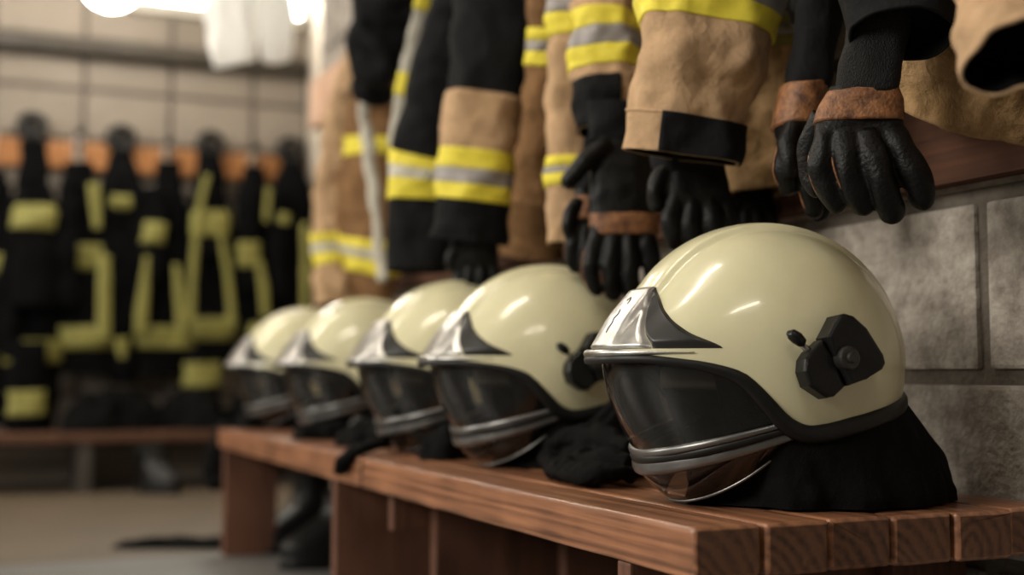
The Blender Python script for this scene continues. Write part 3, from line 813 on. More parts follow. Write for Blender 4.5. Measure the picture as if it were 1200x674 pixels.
sD2 = Tube([(575, -190, 30, .84, .7), (566, -80, 36, .80, .7), (545, 0, 36, .79, .7), (523, 70, 36, .775, .7), (506, 140, 36, .765, .7), (496, 190, 36, .76, .68), (491, 235, 35, .755, .66), (488, 318, 33, .75, .66)], wr=.006, ws=16, seed=53)
s_ = sleeve(sD2, D, M_NAVY)
add_bands(sD2, D, [('yellow_band', M_YEL, 180, 197), ('silver_band', M_REFL, 197, 215), ('yellow_band', M_YEL, 215, 236)])
stp = Tube([(520, -90, 9, .79, .35), (500, -10, 9, .785, .35), (483, 60, 9, .78, .35), (472, 115, 9, .77, .35), (464, 172, 9, .765, .35)], wr=.002, ws=20, seed=54)
o = obj('front_flap', stp.body(0, 4), M_REFL, D); o['label'] = 'pale reflective strip down the front'
add_bands(stp, D, [('yellow_band', M_YEL, -40, 10), ('yellow_band', M_YEL, 85, 112)])
collar(D, 2.25, M_NAVY)

# --- E: far tan coat
E = coat('farthest tan coat on the bench wall, black hood on top, beside the rail end', 2.98)
tE = Tube([(462, -60, 22, .90, .9), (455, 10, 30, .90, .6), (444, 70, 32, .89, .55), (434, 150, 36, .885, .5), (430, 230, 36, .88, .48), (426, 300, 38, .88, .46), (420, 352, 36, .88, .42)], wr=.010, ws=16, seed=61, wide=TW)
torso(tE, E, M_BROWN)
sE = Tube([(436, 30, 20, .87, .7), (416, 90, 19, .84, .7), (400, 160, 20, .825, .7), (389, 235, 21, .815, .7), (388, 300, 21, .81, .7), (391, 358, 20, .81, .66)], wr=.008, ws=22, seed=62)
s_ = sleeve(sE, E, M_TAN)
for tb in (tE, sE):
    add_bands(tb, E, [('yellow_band', M_YEL, 276, 287), ('silver_band', M_REFL, 287, 299), ('yellow_band', M_YEL, 299, 311)])
add_bands(tE, E, [('yellow_band', M_YEL, 163, 185)])
pl = Tube([(419, 62, 6, .83, .4), (424, 110, 6, .825, .4), (430, 160, 6, .825, .4), (438, 230, 5, .825, .4), (448, 330, 5, .825, .4)], wr=.006, ws=20, seed=63)
obj('front_flap', pl.body(0, 4), M_REFL, E)['label'] = 'pale strap running down the front'
hd = Tube([(482, -70, 52, .83, .8), (466, -10, 48, .82, .8), (452, 40, 38, .815, .75), (440, 80, 27, .815, .7), (431, 112, 13, .82, .6)], wr=.020, ws=14, seed=64)
obj('hood', hd.body(0, 4), M_NAVY, E)['label'] = 'black hood'

# ------------------------------------------------------------------ gloves
def remeshed(vf, voxel, it=6):
    me = bpy.data.meshes.new('tmp'); me.from_pydata([tuple(v) for v in vf[0]], [], vf[1])
    bm = bmesh.new(); bm.from_mesh(me); bmesh.ops.recalc_face_normals(bm, faces=bm.faces); bm.to_mesh(me); bm.free()
    o = bpy.data.objects.new('tmp', me); COL.objects.link(o)
    md = o.modifiers.new('r', 'REMESH'); md.mode = 'VOXEL'; md.voxel_size = voxel
    s = o.modifiers.new('s', 'SMOOTH'); s.factor = .5; s.iterations = it
    dg = bpy.context.evaluated_depsgraph_get(); ev = o.evaluated_get(dg); m2 = ev.to_mesh()
    V = [v.co.copy() for v in m2.vertices]; Fc = [tuple(p.vertices) for p in m2.polygons]
    ev.to_mesh_clear(); bpy.data.objects.remove(o); bpy.data.meshes.remove(me)
    return V, Fc
def chain(pts, rs, n=12, sub=5, fl=(1, 1), up=Vector((0, 0, 1))):
    """finger: smooth chain with a rounded end"""
    m = len(pts); ix = list(range(m)); PP = []; RR = []
    for i in range((m - 1) * sub + 1):
        t = i / sub
        PP.append(Vector([smooth_interp(t, ix, [p[k] for p in pts]) for k in range(3)])); RR.append(smooth_interp(t, ix, rs))
    d = (PP[-1] - PP[-2]).normalized(); r = RR[-1]; e = PP[-1]
    for k in range(1, 5):
        a = k / 4 * PI / 2 * .96; PP.append(e + d * (r * math.sin(a))); RR.append(r * math.cos(a))
    return sweep(PP, RR, n, prof=fl, up=up), PP[:-4], RR[:-4]
def glove(label, o0, ux, fingers, thumb, palm, strap, cuff, group, facing=None, knit=True, seams=True, strapmat=None, fat=1.0):
    """local frame: u right, v down, w towards the viewer; all in mm. palm / cuff: rows (u, v, half width, half depth, w)"""
    ux = Vector(ux).normalized(); vz = Vector((0, 0, -1)); ux = (ux - vz * ux.dot(vz)).normalized(); wv = vz.cross(ux)
    o0 = Vector(o0)
    g = thing('fire_glove', label, 'glove', o0, 0, group)
    W = lambda u, v, w: o0 + ux * (u / 1000) + vz * (v / 1000) + wv * (w / 1000)
    def rows(rs, n=30, cap=True, infl=0, sq=2.4):
        ix = list(range(len(rs))); V = []; Fc = []; st = (len(rs) - 1) * 5 + 1
        for i in range(st):
            t = i / 5; c = [smooth_interp(t, ix, [r[k] for r in rs]) for k in range(5)]
            for k in range(n):
                a = 2 * PI * k / n; ca, sa = math.cos(a), math.sin(a); q = (abs(ca) ** sq + abs(sa) ** sq) ** (-1 / sq)
                V.append(W(c[0] + (c[2] + infl) * ca * q, c[1], c[4] + (c[3] + infl) * sa * q))
            if i: Fc += [((i - 1) * n + k, (i - 1) * n + (k + 1) % n, i * n + (k + 1) % n, i * n + k) for k in range(n)]
        if cap: Fc.append(tuple(range(n - 1, -1, -1))); Fc.append(tuple(range((st - 1) * n, st * n)))
        return V, Fc
    vfs = [rows(palm)]
    lines = []
    for fg in fingers + ([thumb] if thumb else []):
        pts = [W(*p[:3]) for p in fg]; rs = [p[3] / 1000 * fat for p in fg]
        vf, PP, RR = chain(pts, rs, up=wv); vfs.append(vf); lines.append((PP, RR))
    V, Fc = remeshed(merge(*vfs), .0021, 5)
    V = [v + Vector((nz(v, 45, 1), nz(v, 45, 2), nz(v, 45, 3))) * .0024 for v in V]
    hand = obj('hand', (V, Fc), M_LEATHER, g)
    if seams:
        for PP, RR in lines[:4]:
            q = [p - ux * (r * .93) + wv * (r * .30) for p, r in zip(PP, RR)][4:]
            s = obj('seam', sweep(q, .0012, 6), M_BLEATH, hand); s['label'] = 'brown finger seam'
    if strap:
        V, Fc = rows(strap, 40, True, 1.9)
        V = [v + Vector((nz(v, 60, 5), nz(v, 60, 6), nz(v, 60, 7))) * .0016 for v in V]
        s = obj('knuckle_strap', (V, Fc), strapmat or M_BLEATH, g); s['label'] = 'brown leather strap'
    if cuff:
        V, Fc = rows(cuff, 48, True, 0)
        if knit:
            n = 48
            V2 = []
            for i, v in enumerate(V):
                k = i % n; V2.append(v + (v - W(cuff[0][0], cuff[0][1], cuff[0][4])).normalized() * 0 + Vector((nz(v, 45, 3), nz(v, 45, 4), 0)) * .003)
            V = V2
        else: V = [v + Vector((nz(v, 28, 3), nz(v, 28, 4), 0)) * .008 for v in V]
        obj('cuff', (V, Fc), M_KNIT if knit else M_NAVY, g)
    return g
def uvmap(ox, oy, L):
    """pixel -> local mm round the pixel (ox, oy) at the wall distance L"""
    o0 = P(ox, oy, L=L); k = depth(o0) / F * 1000 / math.cos(0.25) if False else depth(o0) / F * 1000
    return o0, lambda x, y, w, r: ((x - ox) * k, (y - oy) * k, w, r * k), k
# near pair: the glove facing us
o0, q, k = uvmap(1005, 110, .79)
UXF = Vector((math.cos(R(36)), -math.sin(R(36)), 0))
fing = [[q(968, 158, 6, 13), q(962, 190, 8, 13.5), q(966, 218, 4, 13), q(978, 238, -2, 11)],
        [q(989, 160, 10, 14), q(990, 195, 15, 14.5), q(999, 225, 11, 13.5), q(1008, 243, 5, 12)],
        [q(1014, 160, 11, 14.5), q(1022, 198, 16, 15), q(1033, 230, 13, 14.5), q(1040, 251, 7, 13)],
        [q(1040, 158, 6, 14.5), q(1056, 188, 10, 15.5), q(1068, 214, 9, 15.5), q(1074, 234, 4, 14.5)]]
thb = [q(968, 130, -12, 13), q(953, 158, -24, 13), q(950, 190, -30, 12), q(956, 214, -32, 10)]
palm = [(*q(1012, 100, 0, 0)[:2], 38 * k, 17, 0), (*q(1008, 130, 0, 0)[:2], 48 * k, 17, 2), (*q(1004, 155, 0, 0)[:2], 50 * k, 16, 4), (*q(1010, 172, 0, 0)[:2], 49 * k, 14, 5), (*q(1018, 186, 0, 0)[:2], 44 * k, 11, 7)]
strap = [(*q(1011, 108, 0, 0)[:2], 40 * k, 17.5, 0), (*q(1008, 122, 0, 0)[:2], 46 * k, 17.5, 1), (*q(1004, 144, 0, 0)[:2], 49.5 * k, 17, 3)]
cuff = [(*q(1036, -5, 0, 0)[:2], 36 * k, 24, 0), (*q(1030, 30, 0, 0)[:2], 36 * k, 22, 0), (*q(1021, 75, 0, 0)[:2], 36 * k, 20, 0), (*q(1014, 112, 0, 0)[:2], 39 * k, 18, 0)]
glove('black glove with brown strap and knit cuff, its back and four fingers facing the room', o0, UXF, fing, thb, palm, strap, cuff, 'gloves hanging from the coat sleeves', fat=1.14)
# near pair: the one behind it, seen from its side
o0, q, k = uvmap(945, 110, .86)
UXS = Vector((math.cos(R(24)), -math.sin(R(24)), 0))
fing = [[q(928, 150, 8, 13), q(918, 180, 12, 13.5), q(914, 204, 10, 13), q(920, 220, 4, 11)],
        [q(944, 160, 4, 13), q(940, 195, 4, 13), q(944, 225, 2, 12), q(952, 246, -3, 11)],
        [q(952, 158, -14, 13), q(954, 195, -16, 13), q(960, 228, -18, 12), q(965, 248, -22, 11)],
        [q(956, 152, -34, 12), q(962, 190, -38, 12), q(968, 215, -40, 11), q(972, 232, -42, 10)]]
thb = [q(932, 130, 10, 12), q(922, 158, 18, 12), q(917, 185, 22, 11), q(920, 205, 20, 10)]
palm = [(*q(944, 100, 0, 0)[:2], 24 * k, 30, -6), (*q(939, 130, 0, 0)[:2], 26 * k, 36, -8), (*q(938, 155, 0, 0)[:2], 27 * k, 36, -10), (*q(941, 172, 0, 0)[:2], 24 * k, 32, -12)]
strap = [(*q(943, 100, 0, 0)[:2], 25 * k, 31, -6), (*q(939, 122, 0, 0)[:2], 26 * k, 34, -7), (*q(935, 148, 0, 0)[:2], 27 * k, 36, -9)]
cuff = [(*q(962, -10, 0, 0)[:2], 27 * k, 26, 0), (*q(958, 30, 0, 0)[:2], 27 * k, 27, -2), (*q(951, 70, 0, 0)[:2], 25 * k, 28, -4), (*q(945, 104, 0, 0)[:2], 24 * k, 30, -6)]
glove('black glove with orange-brown strap seen from its side, behind the front glove', o0, UXS, fing, thb, palm, strap, cuff, 'gloves hanging from the coat sleeves', knit=False)
# pair below coat C
o0, q, k = uvmap(728, 200, .83)
fing = [[q(702, 270, 4, 12), q(694, 300, 6, 12), q(692, 322, 4, 11), q(697, 338, 0, 9)],
        [q(718, 272, 8, 12), q(714, 305, 11, 12), q(714, 328, 8, 11), q(718, 344, 3, 10)],
        [q(736, 272, 8, 12), q(737, 305, 11, 12), q(738, 330, 8, 11), q(741, 346, 3, 10)],
        [q(754, 268, 4, 12), q(760, 296, 6, 12), q(763, 316, 4, 11), q(764, 330, 0, 9)]]
thb = [q(712, 172, 14, 11), q(695, 182, 20, 12), q(679, 198, 20, 11.5), q(666, 214, 16, 10)]
palm = [(*q(724, 160, 0, 0)[:2], 30 * k, 22, 0), (*q(729, 200, 0, 0)[:2], 38 * k, 22, 2), (*q(730, 245, 0, 0)[:2], 41 * k, 20, 4), (*q(730, 282, 0, 0)[:2], 37 * k, 15, 4)]
strap = [(*q(731, 252, 0, 0)[:2], 40 * k, 20.5, 4), (*q(731, 262, 0, 0)[:2], 40 * k, 20, 4), (*q(731, 276, 0, 0)[:2], 39 * k, 17.5, 4)]
cuff = [(*q(718, 120, 0, 0)[:2], 28 * k, 24, 0), (*q(720, 145, 0, 0)[:2], 29 * k, 24, 0), (*q(724, 165, 0, 0)[:2], 31 * k, 23, 0)]
glove('black glove with thumb out and brown knuckle band, hanging between the two nearest helmets', o0, RIGHT, fing, thb, palm, strap, cuff, 'gloves hanging from the coat sleeves', knit=False)
o0, q, k = uvmap(684, 250, .80)
fing = [[q(676, 262, 8, 9), q(671, 285, 10, 10), q(670, 302, 8, 9.5), q(674, 313, 4, 8)],
        [q(686, 266, 10, 9), q(684, 292, 12, 9.5), q(684, 312, 10, 9), q(687, 324, 5, 8)],
        [q(696, 266, 4, 9), q(696, 292, 5, 9.5), q(697, 312, 3, 9), q(699, 324, 0, 8)],
        [q(702, 262, -8, 9), q(705, 285, -10, 9), q(707, 300, -12, 8), q(708, 312, -14, 7)]]
thb = [q(678, 238, 10, 9), q(669, 250, 16, 9), q(665, 264, 18, 8), q(666, 274, 16, 7)]
palm = [(*q(690, 214, 0, 0)[:2], 15 * k, 15, 0), (*q(690, 235, 0, 0)[:2], 18 * k, 16, 1), (*q(689, 256, 0, 0)[:2], 20 * k, 16, 2), (*q(689, 272, 0, 0)[:2], 18 * k, 13, 2)]
strap = [(*q(690, 230, 0, 0)[:2], 17 * k, 16, 1), (*q(690, 244, 0, 0)[:2], 19 * k, 16.5, 2), (*q(689, 258, 0, 0)[:2], 19.5 * k, 16, 2)]
cuff = [(*q(706, 100, 0, 0)[:2], 11 * k, 12, -20), (*q(703, 135, 0, 0)[:2], 11 * k, 12, -12), (*q(696, 175, 0, 0)[:2], 13 * k, 14, -4), (*q(692, 200, 0, 0)[:2], 14 * k, 14, -2), (*q(690, 222, 0, 0)[:2], 16 * k, 15, 0)]
glove('smaller-looking black glove with rust-brown knuckle lump, left of the thumbed glove', o0, RIGHT, fing, thb, palm, strap, cuff, 'gloves hanging from the coat sleeves', knit=False)
# glove below the sleeve of coat B
o0, q, k = uvmap(812, 215, .83)
fing = [[q(790, 232, 6, 13), q(786, 255, 8, 13), q(786, 272, 6, 12), q(790, 284, 2, 10)],
        [q(810, 234, 8, 13), q(808, 260, 10, 13), q(809, 278, 8, 12), q(812, 290, 3, 10)],
        [q(830, 234, 8, 13), q(832, 260, 10, 13), q(833, 276, 8, 12), q(836, 288, 3, 10)],
        [q(846, 230, 2, 12), q(852, 252, 3, 12), q(855, 266, 1, 11), q(857, 276, -2, 9)]]
thb = [q(786, 196, 4, 12), q(772, 212, 10, 12), q(766, 228, 12, 11), q(768, 242, 10, 10)]
palm = [(*q(808, 176, 0, 0)[:2], 40 * k, 24, 0), (*q(810, 200, 0, 0)[:2], 40 * k, 22, 2), (*q(814, 224, 0, 0)[:2], 40 * k, 19, 4), (*q(816, 244, 0, 0)[:2], 36 * k, 15, 4)]
cuff = [(*q(806, 95, 0, 0)[:2], 40 * k, 26, 0), (*q(802, 140, 0, 0)[:2], 42 * k, 27, 0), (*q(804, 165, 0, 0)[:2], 43 * k, 27, 0), (*q(806, 195, 0, 0)[:2], 42 * k, 25, 1), (*q(808, 204, 0, 0)[:2], 41 * k, 24, 2)]
glove('plain black glove just under the black cuff tab of the wide striped sleeve', o0, RIGHT, fing, thb, palm, None, cuff, 'gloves hanging from the coat sleeves', knit=False, seams=False)
o0, q, k = uvmap(878, 240, .955)
fing = [[q(858, 246, 6, 10), q(856, 262, 7, 10), q(857, 274, 5, 9), q(860, 284, 2, 8)],
        [q(872, 248, 6, 10), q(872, 266, 7, 10), q(873, 280, 5, 9), q(876, 290, 2, 8)],
        [q(886, 248, 6, 10), q(887, 266, 7, 10), q(888, 280, 5, 9), q(890, 290, 2, 8)],
        [q(899, 246, 2, 10), q(902, 260, 3, 10), q(904, 272, 1, 9), q(905, 280, -2, 8)]]
thb = [q(860, 226, 8, 9), q(850, 238, 12, 9), q(846, 250, 12, 8), q(848, 260, 10, 7)]
palm = [(*q(878, 218, 0, 0)[:2], 24 * k, 12, 0), (*q(878, 232, 0, 0)[:2], 28 * k, 14, 0), (*q(879, 246, 0, 0)[:2], 29 * k, 15, 1), (*q(879, 256, 0, 0)[:2], 27 * k, 12, 1)]
cuff = [(*q(880, 205, 0, 0)[:2], 22 * k, 11, 0), (*q(879, 215, 0, 0)[:2], 24 * k, 12, 0), (*q(878, 226, 0, 0)[:2], 26 * k, 13, 0)]
glove('dark glove in shade below the torn tan hem, just above the nearest helmet', o0, RIGHT, fing, thb, palm, None, cuff, 'gloves hanging from the coat sleeves', knit=False, seams=False)
# glove below coat D
o0, q, k = uvmap(556, 290, .79)
fing = [[q(540, 305, 4, 8), q(537, 322, 5, 8), q(537, 334, 4, 7.5), q(540, 342, 1, 6)],
        [q(552, 306, 6, 8), q(550, 325, 8, 8), q(550, 338, 6, 7.5), q(553, 346, 2, 6)],
        [q(564, 306, 6, 8), q(564, 325, 8, 8), q(564, 338, 6, 7.5), q(566, 346, 2, 6)],
        [q(576, 304, 2, 8), q(579, 320, 3, 8), q(580, 331, 2, 7.5), q(581, 338, 0, 6)]]
thb = [q(540, 286, 8, 7), q(531, 296, 12, 7), q(528, 306, 12, 6.5), q(529, 315, 10, 6)]
palm = [(*q(556, 268, 0, 0)[:2], 25 * k, 22, 0), (*q(557, 285, 0, 0)[:2], 26 * k, 22, 2), (*q(558, 302, 0, 0)[:2], 26 * k, 18, 4), (*q(558, 312, 0, 0)[:2], 24 * k, 14, 4)]
cuff = [(*q(552, 245, 0, 0)[:2], 27 * k, 26, 0), (*q(554, 262, 0, 0)[:2], 27 * k, 25, 0), (*q(556, 280, 0, 0)[:2], 26 * k, 23, 1)]
glove('black glove below the banded black sleeve, behind the third helmet', o0, RIGHT, fing, thb, palm, None, cuff, 'gloves hanging from the coat sleeves', knit=False, seams=False)

# ------------------------------------------------------------------ far wall: rail, hooks, kit, low bench
rz0, rz1 = 1.222, 1.328
fr = thing('coat_rail', 'orange wooden hook rail across the far wall', 'coat rail', ((XL + RX) / 2, BACK, 1.27))
p = obj('board', bbox((0, 0, 0), (2.9, .03, rz1 - rz0), .004), M_RAILX, fr, world=False, smooth=False)
p.location = Vector((RX - 1.47, BACK - .016, (rz0 + rz1) / 2)) - wloc(fr)
def far_hook(px, py, big):
    c = P(px, py, Y=BACK - .06)
    if big:
        k = depth(c) / F
        h_ = obj('hook', merge(bbox((c.x, BACK - .035, c.z - .06), (.05, .012, .17), .003),
                               sweep([(c.x + 14 * k * math.cos(a), c.y, c.z + 13 * k * math.sin(a)) for a in [2 * PI * i / 24 for i in range(24)]], .017, 10, closed=True),
                               sweep([(c.x, BACK - .03, c.z - .03), (c.x, c.y, c.z - .03)], .012, 10)), M_HOOK, fr)
    else:
        h_ = obj('hook', merge(sweep([(c.x, BACK - .03, c.z), (c.x, BACK - .09, c.z), (c.x, BACK - .10, c.z + .015)], [.008, .010, .018], 12),
                               sweep([(c.x, BACK - .03, c.z - .05), (c.x, BACK - .08, c.z - .06), (c.x, BACK - .085, c.z - .03)], .007, 10)), M_HOOK, fr)
        obj('hook_plate', bbox((c.x, BACK - .034, c.z - .055), (.035, .006, .10), .002), M_STEEL, h_, smooth=False)
for px, py in ((38, 148), (142, 163), (247, 170), (341, 177)): far_hook(px, py, True)
for px, py in ((93, 158), (197, 168), (298, 176), (-10, 150)): far_hook(px, py, False)
G_KIT = 'black fire kit hanging on the far wall'
def ktube(pts, Yd, seed, fl=.45, wr=.012):
    pp = []
    for (x, y, hw) in pts:
        c = P(x, y, Y=Yd); pp.append((x, y, hw, c.x + WALL, fl))
    return Tube(pp, wr=wr, ws=10, seed=seed, wide=Vector((1, 0, 0)))
def kit(label, bodies, strips, top, seed):
    """bodies: (name, px rows, y plane offset, [bands (y0, y1)]); strips: px rows of yellow tape"""
    t = thing('turnout_coat', label, 'coat', P(top[0], top[1], Y=BACK - .12), 0, G_KIT)
    for i, (nm, rows_, dy, bands) in enumerate(bodies):
        tb = ktube(rows_, BACK - dy, seed + i)
        o = obj(nm, tb.body(0, tb.n - 1, na=40, step=.12), M_KIT, t)
        for (y0, y1) in bands:
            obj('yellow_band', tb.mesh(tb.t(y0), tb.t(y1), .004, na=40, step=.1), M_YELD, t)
    for i, (rows_, dy) in enumerate(strips):
        tb = ktube([(x, y, hw * .75) for x, y, hw in rows_], BACK - dy, seed + 20 + i, fl=.4, wr=.003)
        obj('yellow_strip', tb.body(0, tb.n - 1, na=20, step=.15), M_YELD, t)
    return t
kit('black coat at the left edge of the photo on the far wall', [('coat_body', [(-6, 200, 12), (-6, 260, 16), (-4, 340, 16), (-4, 430, 18), (-4, 500, 18)], .12, [(300, 325)])], [], (-6, 200), 100)
kit('long black coat with three short yellow bands, left on the far wall',
    [('coat_body', [(40, 165, 13), (40, 215, 15), (40, 245, 22), (38, 300, 30), (36, 370, 31), (36, 440, 28), (34, 505, 24)], .12, [(398, 426)]),
     ('sleeve', [(42, 225, 16), (42, 255, 19), (40, 300, 20), (36, 360, 20)], .21, [(243, 271)]),
     ('sleeve', [(20, 235, 8), (14, 300, 10), (12, 370, 10), (16, 420, 9)], .17, []),
     ('trouser_leg', [(32, 400, 18), (32, 450, 17), (32, 490, 16), (32, 512, 15)], .20, [(457, 486)])], [], (38, 150), 110)
kit('black coat with a yellow square frame of tape, second bay of the far wall',
    [('coat_body', [(92, 190, 12), (96, 230, 20), (100, 280, 28), (102, 350, 29), (102, 420, 30), (100, 440, 28)], .12, [(288, 318), (380, 406)]),
     ('sleeve', [(84, 210, 9), (76, 250, 11), (74, 300, 12), (80, 360, 11)], .20, [])],
    [([(122, 300, 8), (122, 340, 9), (122, 400, 9)], .24), ([(110, 215, 8), (112, 240, 7), (114, 268, 5)], .22)], (93, 170), 120)
kit('plain black coat with a small yellow notch below the second ring hook',
    [('coat_body', [(142, 175, 9), (143, 215, 20), (143, 260, 23), (144, 330, 20), (144, 400, 17), (144, 450, 14)], .14, []),
     ('sleeve', [(162, 220, 9), (166, 270, 10), (164, 330, 9), (160, 390, 8)], .18, [])],
    [([(142, 396, 11), (143, 408, 8), (144, 420, 4)], .24), ([(130, 234, 8), (143, 238, 10), (154, 236, 8)], .22)], (142, 165), 130)
kit('black coat with yellow tape legs spread like a letter A',
    [('coat_body', [(198, 190, 10), (197, 230, 16), (195, 280, 26), (192, 350, 30), (190, 410, 32), (190, 440, 30)], .12, [(380, 408)]),
     ('sleeve', [(185, 220, 8), (180, 270, 10), (178, 330, 10)], .20, [(262, 285)])],
    [([(172, 300, 4), (168, 345, 7), (164, 392, 9)], .22), ([(206, 310, 4), (211, 350, 7), (215, 395, 8)], .22)], (197, 178), 140)
kit('black coat with long slanting yellow tapes below the third ring hook',
    [('coat_body', [(247, 180, 11), (246, 220, 16), (246, 270, 24), (246, 340, 27), (246, 410, 26), (244, 432, 24)], .12, [(370, 396)]),
     ('sleeve', [(246, 225, 14), (247, 260, 18), (247, 300, 16)], .20, [(249, 276)]),
     ('trouser_leg', [(238, 410, 17), (238, 440, 17), (238, 475, 16), (238, 500, 15)], .17, [(427, 453)])],
    [([(243, 205, 4), (234, 245, 4), (226, 320, 5), (224, 380, 5)], .25), ([(258, 270, 3), (268, 330, 5), (272, 385, 5)], .24)], (247, 172), 150)
kit('narrow black coat with broken yellow bands, beside the third ring hook',
    [('coat_body', [(298, 195, 9), (297, 230, 16), (297, 280, 19), (298, 350, 20), (298, 410, 20)], .12, []),
     ('sleeve', [(291, 240, 9), (291, 290, 11), (292, 340, 11)], .19, [(284, 311)])],
    [([(303, 305, 5), (309, 340, 6), (311, 372, 6)], .22), ([(304, 380, 12), (302, 392, 14), (300, 408, 12)], .22), ([(315, 220, 4), (312, 260, 4)], .22)], (298, 185), 160)
kit('dark coat with faint yellow tape, farthest right on the far wall',
    [('coat_body', [(342, 190, 9), (342, 225, 20), (343, 290, 23), (344, 370, 24), (344, 440, 22)], .12, []),
     ('sleeve', [(328, 225, 8), (325, 290, 9), (326, 350, 8)], .19, [])],
    [([(357, 262, 4), (358, 320, 5), (356, 380, 5)], .22), ([(334, 250, 7), (332, 262, 8)], .22)], (342, 180), 170)
# low shoe bench
zsb = P(120, 508, Y=BACK - .40).z
sb = thing('low_bench', 'low reddish plank bench along the foot of the far wall', 'bench', (RX - 1.3, BACK - .25, 0))
for i in range(3):
    p = obj('plank', bbox((0, 0, 0), (2.5, .115, .03), .003), M_RAILX if False else wood('low_plank', (.03, .010, .004), (.13, .050, .018), .5, 'X') if i == 0 else MATS['low_plank'], sb, world=False, smooth=False)
    p.location = Vector((RX - 1.27, BACK - .10 - .12 * i, zsb - .015)) - wloc(sb)
for xx in (RX - .1, RX - .9, RX - 1.7, RX - 2.45):
    p = obj('leg', bbox((0, 0, 0), (.05, .33, zsb - .031), .003), M_PIPE, sb, world=False, smooth=False)
    p.location = Vector((xx, BACK - .22, (zsb - .031) / 2)) - wloc(sb)
GB = 'dark kit bags on the low bench'
for px, rx, lab, sd in ((130, .17, 'large black bag on the low bench below the yellow-framed coat', 1.1), (228, .13, 'rounded black bag on the low bench below the slanting yellow tapes', 2.7),
                        (296, .10, 'black bag at the right part of the low bench, beside the near bench', 3.3)):
    c = P(px, 505, Y=BACK - .22); heap('kit_bag', lab, (c.x, c.y, zsb + .001), rx, .12, .15, 0, sd, 'bag', M_CLOTH, GB)
# boots
def boot(label, c, rz, h=.24, group='black boots on the floor'):
    t_ = thing('rubber_boot', label, 'boot', c, rz, group)
    secs = [(-.02, .0, .012, .060, .047), (.02, .0, .03, .105, .05), (.02, 0, .055, .105, .049), (.0, 0, .085, .078, .046), (-.025, 0, .115, .055, .046), (-.03, 0, .16, .050, .049), (-.03, 0, h, .056, .055)]
    secs[0] = (.02, 0, .012, .107, .05)
    V = []; Fc = []; n = 28; m = len(secs); ix = list(range(m)); st = (m - 1) * 4 + 1
    for i in range(st):
        s = [smooth_interp(i / 4, ix, [q_[k_] for q_ in secs]) for k_ in range(5)]
        for k_ in range(n): V.append(Vector((s[0] + s[3] * math.cos(2 * PI * k_ / n), s[4] * math.sin(2 * PI * k_ / n), s[2])))
        if i: Fc += [((i - 1) * n + k_, (i - 1) * n + (k_ + 1) % n, i * n + (k_ + 1) % n, i * n + k_) for k_ in range(n)]
    b0 = (st - 1) * n; s = secs[-1]
    for dz in (0, -.1):
        c0 = len(V); V += [Vector((s[0] + (s[3] - .006) * math.cos(2 * PI * k_ / n), (s[4] - .006) * math.sin(2 * PI * k_ / n), h + dz)) for k_ in range(n)]
        Fc += [(b0 + k_, b0 + (k_ + 1) % n, c0 + (k_ + 1) % n, c0 + k_) for k_ in range(n)]; b0 = c0
    Fc.append(tuple(b0 + k_ for k_ in range(n)))
    obj('upper', (V, Fc), M_RUBBER, t_, world=False)
    so = [(.02 + .112 * math.cos(2 * PI * k_ / 30), (.054 - .006 * math.cos(2 * PI * k_ / 15)) * math.sin(2 * PI * k_ / 30)) for k_ in range(30)]
    obj('sole', prism(so, .018, .003), M_BPLASTIC, t_, world=False)
    return t_
c = P(146, 556, Z=0.0)
boot('black boot on the floor in front of the low bench', (c.x, BACK - .47, 0), R(-60), .15)
b1 = P(352, 646, Z=0); b2 = P(330, 656, Z=0)
boot('taller black boot standing under the far bench', (b1.x + .02, b1.y + .05, 0), R(-150), .25)
boot('black boot with its toe to the room, under the far bench', (b2.x + .09, b2.y - .12, 0), R(-170), .16)
# dark flat thing on the floor by the far bench leg
c = P(222, 642, Z=0.0)
o = heap('flat_dark_heap', 'flat dark heap on the floor left of the far bench leg', (c.x, c.y, .0005), .16, .05, .028, R(-20), 2.2, 'cloth', M_CLOTH)

# folded hood between the two nearest helmets: a slumped cone of cloth with rolled folds
def B_(px, py, up): p = P(px, py, Z=BZ); return Vector((p.x, p.y, BZ + up))
cc = B_(716, 558, 0)
def hoodf(u, v):
    a = 2 * PI * u; lob = 1 + .12 * math.sin(2 * a + .4) + .07 * math.sin(5 * a)
    r = v; x = .080 * r * lob * math.cos(a); y = .060 * r * lob * math.sin(a)
    z = .100 * (1 - r ** 1.25) + .010 * math.sin(9 * a + 5 * r) * r * (1 - r) * 3
    return cc + Vector((x + .022 * (1 - r), y, max(z, .001)))
V, Fc = grid(lambda u, v: hoodf(u, .02 + .98 * v), 80, 26, True); n = 80
k_ = len(V); V.append(hoodf(0, 0)); Fc += [((i + 1) % n, i, k_) for i in range(n)]; Fc.append(tuple(25 * n + i for i in range(n)))
rolls = [([(640, 549, .016), (662, 566, .013), (700, 572, .013), (742, 572, .012)], .0125),
         ([(645, 552, .030), (668, 556, .044), (705, 560, .050), (742, 566, .040)], .0125),
         ([(652, 546, .046), (672, 545, .062), (700, 548, .074), (728, 555, .078)], .010),
         ([(668, 548, .020), (684, 562, .024), (716, 568, .026), (740, 570, .024)], .014)]
vfs = [(V, Fc)]
for pts, r in rolls:
    q_ = [B_(*p) for p in pts]; ix = list(range(4))
    c_ = [Vector([smooth_interp(t / 6, ix, [p[k] for p in q_]) for k in range(3)]) for t in range(19)]
    for p in c_: p.z = max(p.z, BZ + r + .001)
    vfs.append(sweep(c_, [r * (.75 + .5 * math.sin(PI * (i + 1) / 20)) for i in range(19)], 12, prof=(1.3, .85)))
V, Fc = remeshed(merge(*vfs), .0026, 3)
